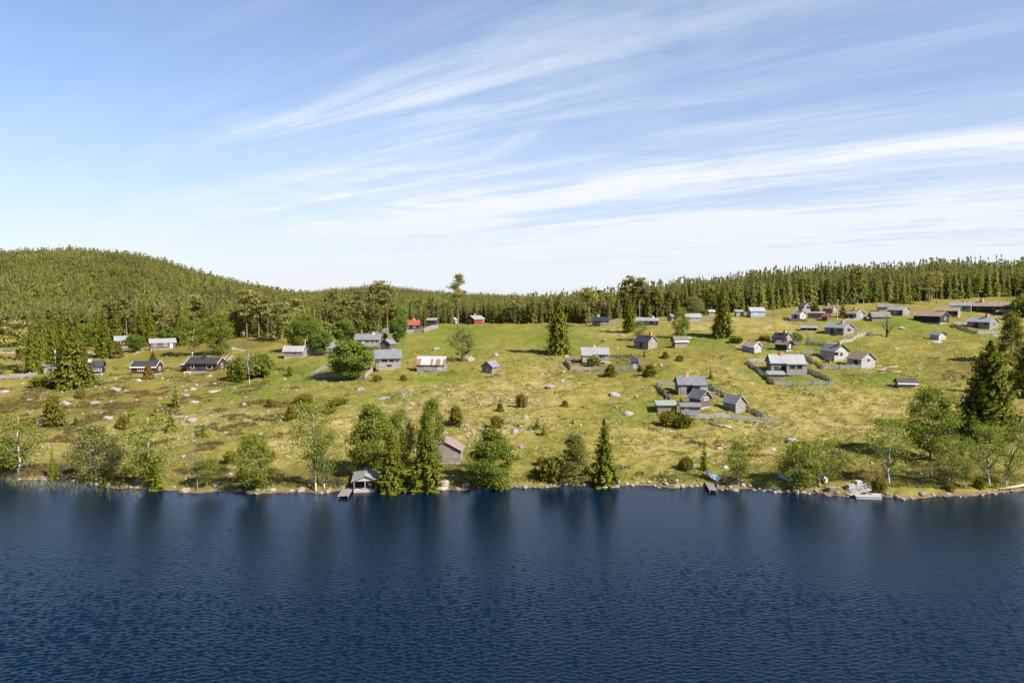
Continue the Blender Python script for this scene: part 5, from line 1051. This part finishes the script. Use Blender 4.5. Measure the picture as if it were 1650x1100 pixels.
# scattered stones of the slope
zones = [((10, 420), (600, 700), 60, (3, 11)), ((60, 380), (690, 765), 24, (3, 12)), ((640, 860), (620, 700), 46, (3, 10)), ((820, 1060), (580, 700), 26, (3, 8)), ((420, 660), (600, 700), 24, (3, 8)), ((1060, 1420), (680, 770), 22, (3, 9)), ((1480, 1640), (530, 600), 22, (3, 9)), ((700, 1230), (525, 600), 26, (2.5, 7)), ((1230, 1480), (520, 700), 16, (2.5, 6)), ((30, 300), (560, 600), 14, (4, 10))]
g = np.random.default_rng(91)
for (xa, xb), (ya, yb), n, (wa, wb_) in zones:
    for _ in range(n):
        px, py = g.uniform(xa, xb), g.uniform(ya, yb); p = ground(px, py)
        if not clear_of(p.x, p.y, .5): continue
        w_ = wa+(wb_-wa)*g.random()**2.4; k = p.y/F; rel, lm = near_text(px, py)
        sz = 'little' if w_*k < .8 else 'mid-sized' if w_*k < 1.5 else 'sizeable'
        rock(px, py, w_, w_*g.uniform(.45, .75), f'{sz} pale stone in the grass {rel} the {lm}', 'stone', 'stones scattered over the slope')
g = np.random.default_rng(92); n = 5200
px = np.concatenate([g.uniform(-10, 1660, n), g.normal(740, 90, n//4), g.normal(180, 120, n//3)]); Yq = np.concatenate([108+g.random(n)**1.2*230, g.normal(150, 24, n//4), g.normal(150, 30, n//3)])
x = (px-825)/F*Yq; ok = (Yq-shoreY(px) > 1.5) & (edge_d(px, Yq) < -4) & (vnoise(x, Yq, 13, 81)*.6+vnoise(x, Yq, 4, 82)*.4 > np.where(px < 900, .50, .60)); px, Yq, x = px[ok], Yq[ok], x[ok]; m = len(px)
s_ = g.uniform(.10, .22, m)+.30*g.random(m)**5
scatter_mass('small_stones', np.stack([x, Yq, hz(px, Yq)+s_*.15], 1), np.stack([s_*g.uniform(.8, 1.5, m), s_, s_*.8], 1), np.stack([g.normal(0, .2, m), g.normal(0, .2, m), g.uniform(0, 6.28, m)], 1), g.integers(0, 5, m), [bpy.data.objects.new('stone_source', q) for q in RK[:5]], 'countless small pale stones strewn over the pasture', 'stones')
print('stones', m)
# stones along the water
def shore_stone(px, off, s, hh, label, seed):
    rr = random.Random(seed); Yq = float(shoreY(px))+off; x = (px-825)/F*Yq; me = SK[rr.randrange(len(SK))]
    o = link(bpy.data.objects.new('shore_stone', me)); o.scale = (s, s*rr.uniform(.7, 1.1), s*hh); o.location = (x, Yq, max(-.1, float(hz(px, Yq)))+s*.02); o.rotation_euler = (rr.uniform(-.3, .3), rr.uniform(-.3, .3), rr.uniform(0, 6.3))
    tag(o, label, 'stone', 'stones along the waterline')
px = 6.0; q = 0; big = {33: 1.25, 62: 1.0, 100: 1.0, 185: .8, 238: 1.0, 290: 1.3, 470: .9, 480: .9, 705: 1.3, 727: 1.1, 748: 1.0, 765: 1.0, 1104: .8, 1112: .95, 1262: .7, 1500: .8}
while px < 1650:
    q += 1; dense = 1.0 if 850 < px < 1290 else .8 if px > 1290 else .62
    s = float(g.triangular(.16, .30, .74))*(1.12 if 830 < px < 1300 else .95)
    for kx_, vs in big.items():
        if abs(px-kx_) < 4: s = vs
    if not (566 < px < 612 or 1136 < px < 1156):
        rel, lm = near_text(px, 790); sz = 'big' if s > .75 else 'middling' if s > .45 else 'small'
        shore_stone(px, float(g.triangular(-.7, .2, 1.5)), s, g.uniform(.6, .95), f'{sz} stone on the waterline {rel} the {lm}', q)
        if g.random() < dense*.55: shore_stone(px+g.uniform(-3, 3), g.uniform(.6, 2.4), s*g.uniform(.5, 1.2), g.uniform(.6, 1), f'stone of the second row behind the waterline {rel} the {lm}', q+5000)
    px += s*F/110*1.55/dense*float(g.triangular(.7, .95, 1.9))

# ------------------------------------------------------------ boats, docks, poles, small things
def boat(name, label, p, L, Wd, rot, mats, group='rowing boats on land', thw=2, s=.62):
    """lofted open hull; mats = (outside, inside)"""
    rt = tag(empty(name, p), label, 'boat', group); rt.rotation_euler = rot
    n = 11; prof = [(0, 0), (.45, .06), (.8, .28), (1, .62*s/.62)]; b = MB()
    def ring(t, ins):
        x = -L/2+L*t; w_ = Wd/2*(1-abs(max(0, t-.42)/.58)**2.3)*(.80+.20*min(1, t/.42)); w_ = max(.03, w_-ins); up = .22*max(0, t-.5)**2*4*.5; pts = []
        for a_, z_ in prof[::-1]: pts.append((x*(1 if not ins else .985), -a_*w_, z_+up+(ins if z_ < .5 else 0)))
        for a_, z_ in prof[1:]: pts.append((x*(1 if not ins else .985), a_*w_, z_+up+(ins if z_ < .5 else 0)))
        return pts
    for ins, mi in ((0, 0), (.05, 1)):
        b.cur = mi; i0 = len(b.v); rs = [ring(i/(n-1), ins) for i in range(n)]; m_ = len(rs[0])
        for r_ in rs: b.v += r_
        for i in range(n-1):
            for j in range(m_-1):
                f = (i0+i*m_+j, i0+(i+1)*m_+j, i0+(i+1)*m_+j+1, i0+i*m_+j+1); b.f.append(f if not ins else f[::-1]); b.mi.append(mi)
        b.f.append(tuple(i0+j for j in range(m_))); b.mi.append(mi)
    b.cur = 0; m_ = 2*len(prof)-1
    for i in range(n-1):
        for j in (0, m_-1):
            b.f.append((i*m_+j, (i+1)*m_+j, n*m_+(i+1)*m_+j, n*m_+i*m_+j)); b.mi.append(0)
    h_ = b.obj('hull', [M[mats[0]], M[mats[1]]], rt, smooth=False)
    for k in range(thw):
        x = -L*.28+L*.3*k; w_ = Wd/2*.86; MB().box(x-.13, x+.13, -w_, w_, .40, .44).obj('thwart', M[mats[2]], rt)
    return rt
M['boatwhite'] = blotch('boat_white', [(0.612, 0.629, 0.612), (0.51, 0.544, 0.527)], 2, .35, .05, spec=.5)
M['boatgreen'] = blotch('boat_green', [(0.0924, 0.2244, 0.1782), (0.1188, 0.264, 0.2178)], 2, .35, .05, spec=.5)
M['boatteal'] = blotch('boat_teal', [(0.1584, 0.2772, 0.2904), (0.2244, 0.33, 0.33)], 2, .4, .1, spec=.5)
M['boatdark'] = blotch('boat_dark_green', [(0.033, 0.0792, 0.0528), (0.0462, 0.099, 0.066)], 2, .4, .1, spec=.5)
p = ground(1151, 774); boat('rowing_boat', 'open white and green rowing boat drawn up above the small pier', p+Vector((0, .5, .15)), 3.5, 1.5, (R(-12), R(-20), R(126)), ('boatgreen', 'boatwhite', 'boatwhite')); mark(1154, 775, 'small rowing boat')
p = ground(1277, 778); boat('rowing_boat', 'upturned pale teal boat under the wide low birch', p+Vector((0, .6, .85)), 3.8, 1.5, (R(180-8), R(6), R(-62)), ('boatteal', 'boatteal', 'boatteal')); mark(1277, 778, 'teal upturned boat')
p = Vector(bt.location); v = Vector((math.sin(phi), math.cos(phi), 0)); sdv = Vector((v.y, -v.x, 0))
boat('rowing_boat', 'white rowing boat lying inside the open boathouse', p-v*.35+sdv*.72+Vector((0, 0, .06)), 3.6, 1.35, (0, R(-4), math.atan2(-v.y, -v.x)), ('boatwhite', 'boatwhite', 'plank'))
p = ground(15, 566); boat('rowing_boat', 'dark green upturned boat at the left track', p+Vector((0, 0, .8)), 4.6, 1.8, (R(180), 0, R(8)), ('boatdark', 'boatdark', 'boatdark')); mark(15, 566, 'upturned green boat')
p = ground(632, 549); boat('rowing_boat', 'white upturned boat behind the red-brown log shed', p+Vector((0, .5, 1.0)), 3.4, 1.6, (R(172), 0, R(-20)), ('boatwhite', 'boatwhite', 'boatwhite'))
p = ground(1330, 777); boat('rowing_boat', 'short white upturned dinghy right of the wide low birch', p+Vector((0, .4, 1.0)), 2.4, 1.5, (R(165), R(10), R(-100)), ('boatwhite', 'boatwhite', 'boatwhite')); mark(1330, 777, 'white dinghy')
def pier(label, p0, p1, wd, z=.45, name='pier', pieces=True):
    a, b_ = water_pt(*p0), water_pt(*p1); d = b_-a; Lp = d.length
    rt = tag(empty(name, (a.x, a.y, z), math.atan2(d.y, d.x)), label, 'pier', 'small piers'); b = MB(); n = int(Lp/.2)
    for i in range(n): x = Lp*i/n; b.box(x+.01, x+Lp/n-.012, -wd/2, wd/2, -.05, 0)
    b.obj('deck', M['plank'], rt); MB().box(0, Lp, -wd/2+.1, -wd/2+.2, -.22, -.054).box(0, Lp, wd/2-.2, wd/2-.1, -.22, -.054).obj('beam', M['tan'], rt)
    for x in (.3, Lp-.3):
        for y in (-wd/2+.15, wd/2-.15): MB().tube([(x, y, -1.9), (x, y, -.056)], .08, 8).obj('post', M['tan'], rt)
pier('grey plank pier sticking into the lake left of the boathouse', (564, 785), (553, 803), 1.75)
pier('narrow pinkish pier below the small rowing boat', (1141, 780), (1149, 794), 1.25, .5)
# landing stage with floating deck and railing
mark(1395, 798, 'landing stage')
a = water_pt(1398, 802)
rt = tag(empty('floating_dock', (a.x, a.y, .38), R(-6)), 'white floating landing stage with railed gangway on the right shore', 'dock'); 
b = MB()
for i in range(14): b.box(-1.92+i*.275, -1.92+i*.275+.255, -.62, .62, -.06, 0)
b.obj('deck', M['greyw'], rt); MB().box(-1.85, 1.85, -.56, .56, -.42, -.064).obj('float', M['greyw'], rt); MB().box(1.0, 2.5, .75, 1.5, -.12, -.03).obj('side_deck', M['greyw'], rt)
Mr = Matrix.Translation((-.6, .8, 0)) @ Matrix.Rotation(R(18), 4, 'Z') @ Matrix.Rotation(R(-10), 4, 'Y')
gw = MB(); gw.box(-1.9, 2.0, 0.06, 1.1, .12, .18, Mr); gw = gw.obj('gangway', M['plank'], rt)
for y in (.1, 1.0):
    b = MB()
    for x in (-1.8, -.6, .6, 1.8): b.box(x-.03, x+.03, y-.03, y+.03, .18, .85, Mr)
    b.box(-1.85, 1.9, y-.03, y+.03, .852, .90, Mr); b.box(-1.85, 1.9, y-.02, y+.02, .50, .54, Mr); b.obj('railing', M['greyw'], gw)
def crate(px, py, sx_, sy_, sz_, mt, label, name='crate', rz=0):
    p = ground(px, py); rt = tag(empty(name, p, rz), label, 'crate', 'crates and planks by the landing stage'); b = MB(); n = 4
    for i in range(n): b.box(-sx_/2, sx_/2, -sy_/2, sy_/2, sz_*i/n+.01, sz_*(i+1)/n-.02)
    b.obj('boards', M[mt], rt)
    for x in (-sx_/2+.05, sx_/2-.05): MB().box(x-.05, x+.05, -sy_/2-.04, -sy_/2-.003, -.1, sz_).obj('batten', M[mt], rt)
crate(1371, 790, 1.3, 1.0, 1.0, 'pale', 'whitish crate-like box left of the gangway', rz=.1)
crate(1341, 790, 1.2, .8, .6, 'tan', 'grey-pink slatted crate at the water left of the landing stage')
crate(1383, 786, .9, .9, 1.2, 'greyw', 'pale upright box at the top of the gangway')
crate(1398, 785, 2.0, 1.2, .5, 'grey', 'stack of grey planks behind the gangway', 'plank_stack', -.1)
# timber pile
tp = tag(empty('log_pile', ground(1420, 597)), 'loose pile of pale stripped logs right of the rust-brown roofed barn', 'log pile'); rr = random.Random(4)
for i in range(9):
    q0 = ground(rr.uniform(1405, 1432), rr.uniform(592, 601)); q1 = q0+Vector((rr.uniform(2.0, 4.4), rr.uniform(-1.8, 1.2), 0)); q1.z = gz(q1.x, q1.y)
    o_ = Vector(tp.location); MB().tube([q0-o_+Vector((0, 0, .18+.05*i % .3)), q1-o_+Vector((0, 0, .2))], [.13, .09], 7).obj('log', M['log'], tp, True)
tl = tag(empty('fallen_log', ground(1165, 688)), 'thick pale log lying in the grass below the grey storehouse', 'log'); q1 = ground(1178, 690)-Vector(tl.location)
MB().tube([(0, 0, .2), q1+Vector((0, 0, .22))], [.26, .34], 8).obj('stem', M['log'], tl, True); q2 = ground(1142, 682)-Vector(tl.location); MB().tube([(-.2, .02, .2), q2+Vector((0, 0, .15))], [.2, .1], 7).obj('thin_end', M['barkg'], tl, True)
tl = tag(empty('driftwood_log', ground(1610, 790)), 'bleached driftwood trunk at the right end of the shore', 'log'); o_ = Vector(tl.location)
MB().tube([(0, 0, .2), ground(1630, 788)-o_+Vector((0, 0, .35)), ground(1656, 785)-o_+Vector((0, 0, .5))], [.12, .18, .24], 8).obj('stem', M['log'], tl, True)
tl = tag(empty('tree_stump', ground(822, 737)), 'broken grey stump with a white cut beside the overhanging birch', 'stump')
MB().tube([(0, 0, -.3), (-.1, 0, 1.0), (-.35, .1, 2.6)], [.34, .26, .08], 8).obj('trunk', M['barkg'], tl); MB().tube([(.02, -.1, .8), (.5, -.2, 1.3)], [.16, .12], 7).obj('branch', M['barkb'], tl)
def pole(name, label, px, py, top, r, mat, cap=None, group=None):
    p = ground(px, py); h = (py-top)*p.y/F; rt = tag(empty(name, p), label, 'pole', group); MB().tube([(0, 0, -.5), (0, 0, h)], [r, r*.7], 8).obj('mast', M[mat], rt)
    if cap: MB().tube([(0, 0, h+.005), (0, 0, h+cap)], [r*2.0, r*1.6], 8).obj('top_knob', M[mat], rt)
M['palegreen'] = blotch('pale_green_paint', [(0.3036, 0.3564, 0.3168), (0.264, 0.3168, 0.2838)], 2, .6, .1)
pole('flagpole', 'white flagpole in front of the big left spruce', 90, 602, 565, .11, 'white', .2); pole('flagpole', 'short white flagpole beside the low metal-roofed cabin', 492, 574, 549, .09, 'white', .2)
pole('utility_pole', 'tall pale green pole behind the corner-porch cabin', 1349, 516, 485, .20, 'palegreen', .5)
pole('wooden_post', 'dark wooden post left of the black-roofed cabin', 1238, 556, 541, .12, 'dark')
p = ground(622, 545); rt = tag(empty('bird_table', p), 'grey box on a post behind the glazed-porch cabin', 'bird table'); MB().tube([(0, 0, -.3), (0, 0, 2.4)], .1, 6).obj('post', M['greyv'], rt); b = MB().box(-1.0, 1.0, -.7, .7, 2.402, 3.5); b.obj('box', M['greyv'], rt); roof_mesh(2.0, 1.4, 3.5, .5, 'gable', .15, .15).obj('roof', M['slate'], rt)
p = ground(925, 583); rt = tag(empty('water_barrel', p), 'pale blue barrel left of the two-part cabin', 'barrel'); MB().tube([(0, 0, 0), (0, 0, .3), (0, 0, .7), (0, 0, 1.0)], [.3, .36, .36, .3], 10).obj('body', M['bluetarp'], rt); MB().tube([(0, 0, 1.004), (0, 0, 1.05)], [.31, .31], 10).obj('lid', M['white'], rt)
def bench(px, py, label, mt='greyw', rz=0):
    p = ground(px, py); rt = tag(empty('garden_table', p, rz), label, 'table', 'garden tables'); MB().box(-.9, .9, -.4, .4, .70, .76).obj('table_top', M[mt], rt)
    for x in (-.75, .75):
        for y in (-.3, .3): MB().box(x-.04, x+.04, y-.04, y+.04, 0, .696).obj('leg', M[mt], rt)
bench(972, 586, 'whitish garden table before the two-part cabin with deck'); bench(302, 603, 'pale garden table at the left end of the long red-brown cottage', 'cream', .3); bench(1072, 634, 'brown garden table left of the slate-roofed cabin', 'tan', .2); bench(520, 606, 'pale garden table in the yard of the biggest maple', 'pale')
p = ground(162, 605); rt = tag(empty('garden_chair', p, R(-20)), 'light grey garden seat before the blue-black cabin', 'chair'); MB().box(-.5, .5, -.3, .3, .38, .45).obj('seat', M['greyw'], rt); MB().box(-.5, .5, .26, .33, .452, 1.0).obj('backrest', M['greyw'], rt)
for x in (-.42, .42): MB().box(x-.04, x+.04, -.28, .28, 0, .376).obj('leg', M['greyw'], rt)
def heap(name, label, cat, px, py, wd, ht, mt, n=26, seed=1):
    c = ground(px, py); rt = tag(empty(name, c), label, cat); rr = random.Random(seed); b = MB()
    for i in range(n):
        t = i/n; a0 = rr.uniform(0, 6.28); x = rr.gauss(0, wd*.25); y = rr.gauss(0, .5); ln = rr.uniform(.5, 1.1)*wd*.4; z = ht*(1-min(1, abs(x)/wd*2))*rr.random()+.12
        b.tube([(x-ln*math.cos(a0), y-ln*.5*math.sin(a0), z+rr.uniform(-.1, .1)), (x+ln*math.cos(a0), y+ln*.5*math.sin(a0), z+rr.uniform(-.1, .35))], [.07, .035], 5)
    b.obj('branches', M[mt], rt)
heap('brush_pile', 'grey brush heap at the end of the fence by the corner-porch cabin', 'brush pile', 1402, 541, 3.6, 1.5, 'barkg', 40, 3)
heap('brush_pile', 'dark driftwood tangle on the bank right of the twin white birches', 'brush pile', 539, 778, 2.6, .5, 'barkd', 14, 4)
heap('brush_pile', 'dark dry brushwood between the small rowing boat and the slender light birch', 'brush pile', 1176, 778, 3.4, 1.0, 'barkd', 60, 5)
def woodpile(px, py, label, w_=2.6, rz=0):
    c = ground(px, py); rt = tag(empty('woodpile', c, rz), label, 'woodpile', 'stacked firewood'); rr = random.Random(int(px)); b = MB()
    for j in range(7):
        for i in range(int(w_/.19)): b.tube([(-w_/2+.19*i+(j % 2)*.09, -.28+rr.uniform(-.04, .04), .1+j*.165), (-w_/2+.19*i+(j % 2)*.09, .28, .1+j*.165)], rr.uniform(.075, .09), 6)
    b.obj('logs', M['barkg'], rt); MB().box(-w_/2-.15, w_/2+.15, -.45, .45, 1.22, 1.27).obj('cover_sheet', M['metal'], rt)
woodpile(1284, 555, 'grey firewood stack right of the black-roofed cabin'); woodpile(1334, 584, 'low firewood stack before the dark door of the pale grey cabin', 1.6, -.7); woodpile(1148, 640, 'firewood stack right of the slate-roofed cabin', 1.8, .3); woodpile(916, 585, 'firewood stack at the fence left of the two-part cabin', 1.8)
# gravel tracks: thin sheets lying on the ground
def track(name, label, pts, wd, mat):
    P3 = [ground(*p) for p in pts]; run = []
    for p, q in zip(P3[:-1], P3[1:]):
        n = max(2, int((q-p).length/1.0)); run += [p.lerp(q, i/n) for i in range(n)]
    run.append(P3[-1]); V, Fq = [], []; m_ = 7
    for i, p in enumerate(run):
        d = run[min(i+1, len(run)-1)]-run[max(i-1, 0)]; nx = Vector((d.y, -d.x, 0)).normalized(); w_ = wd*(.85+.3*vnoise([i*.7], [0], 3, 9)[0])
        for j in range(m_):
            c = p+nx*w_*(j/(m_-1)-.5); V.append((c.x, c.y, gz(c.x, c.y)+(.09 if 0 < j < m_-1 else -.06)))
    for i in range(len(run)-1):
        for j in range(m_-1): Fq.append((i*m_+j, i*m_+j+1, (i+1)*m_+j+1, (i+1)*m_+j))
    me = np_mesh(name, V, np.array(Fq), (mat,), smooth=True); tag(link(bpy.data.objects.new(name, me)), label, 'track', kind='structure')
M['gravel'] = blotch('pale_gravel', [(0.264, 0.231, 0.1848), (0.2112, 0.1782, 0.1452), (0.3036, 0.2772, 0.2376)], 1.2, .95, .5)
track('gravel_track', 'pale gravel track along the left forest edge', [(-40, 569), (20, 568), (60, 567), (130, 567), (190, 566), (230, 566)], 4.5, M['gravel'])
track('gravel_track', 'pale gravel track right of the large leafy birch', [(366, 559), (380, 562), (398, 565)], 3.5, M['gravel'])

# ------------------------------------------------------------ grass tufts, heath and reeds: uncountable ground cover
def tufts(name, label, cat, px, Yq, hgt, wid, nb, mat, seed, sink=.05, spread=.18, zfix=None):
    g = np.random.default_rng(seed); n = len(px); x = (px-825)/F*Yq; z = hz(px, Yq) if zfix is None else np.full(n, zfix)
    C = np.repeat(np.stack([x, Yq, z-sink], 1), nb, 0); H = np.repeat(hgt, nb)*g.uniform(.6, 1.2, n*nb); Wd = np.repeat(wid, nb)*g.uniform(.7, 1.3, n*nb)
    C[:, :2] += g.normal(size=(n*nb, 2))*spread; az = g.uniform(0, 6.283, n*nb); ln = g.normal(size=(n*nb, 2))*H[:, None]*.38
    A = np.stack([np.cos(az)*Wd, np.sin(az)*Wd, np.zeros(n*nb)], 1); top = C+np.stack([ln[:, 0], ln[:, 1], H], 1)
    V = np.stack([C-A, C+A, top], 1).reshape(-1, 3); Ft = np.arange(3*n*nb).reshape(-1, 3)
    tag(link(bpy.data.objects.new(name, np_mesh(name, V, Ft, (mat,)))), label, cat, kind='stuff')
M['grassb'] = leafmat('grass_blades', (.19, .185, .045), (.10, .12, .022), (.27, .235, .09), .3, .0, .7)
M['reedb'] = leafmat('reed_blades', (.30, .28, .12), (.20, .19, .08), (.34, .30, .16), .25, 0, .7)
g = np.random.default_rng(123)
n = 130000; px = g.uniform(-20, 1670, n); Yq = 107+g.random(n)**1.8*150; x = (px-825)/F*Yq
ok = (Yq-shoreY(px) > 1.5) & ((vnoise(x, Yq, 3.2, 61)*.6+vnoise(x, Yq, 11, 62)*.4+g.uniform(-.16, .16, n)) > .50); px, Yq = px[ok], Yq[ok]
tufts('grass', 'dry yellow-green grass tufts over the whole pasture', 'grass', px, Yq, g.uniform(.10, .34, len(px)), np.full(len(px), .075), 5, M['grassb'], 1)
n = 26000; px = np.concatenate([g.uniform(-20, 1670, n), g.uniform(-20, 480, n)]); Yq = 108+g.random(2*n)**1.5*120; x = (px-825)/F*Yq
hd = vnoise(x, Yq, 6, 71)*.6+vnoise(x, Yq, 2.2, 72)*.4; left = np.where(px < 460, .10, 0)+np.where((Yq-shoreY(px)) < 8, .10, 0)
ok = (Yq-shoreY(px) > 1.2) & (hd+left > .715); px, Yq = px[ok], Yq[ok]
tufts('heather', 'brown low heather patches on the slope and by the shore', 'heather', px, Yq, g.uniform(.2, .5, len(px)), np.full(len(px), .12), 9, M['lheath'], 2, spread=.34)
n = 900; px = np.concatenate([g.uniform(-20, 120, n//2), g.uniform(-20, 225, n//2)]); Yq = shoreY(px)-.6-np.abs(g.normal(size=n))*2.6
tufts('reeds', 'sparse pale reeds standing in the shallow water at the left shore', 'reeds', px, Yq, g.uniform(.7, 1.4, n), np.full(n, .022), 2, M['reedb'], 3, zfix=-.2, sink=.3)
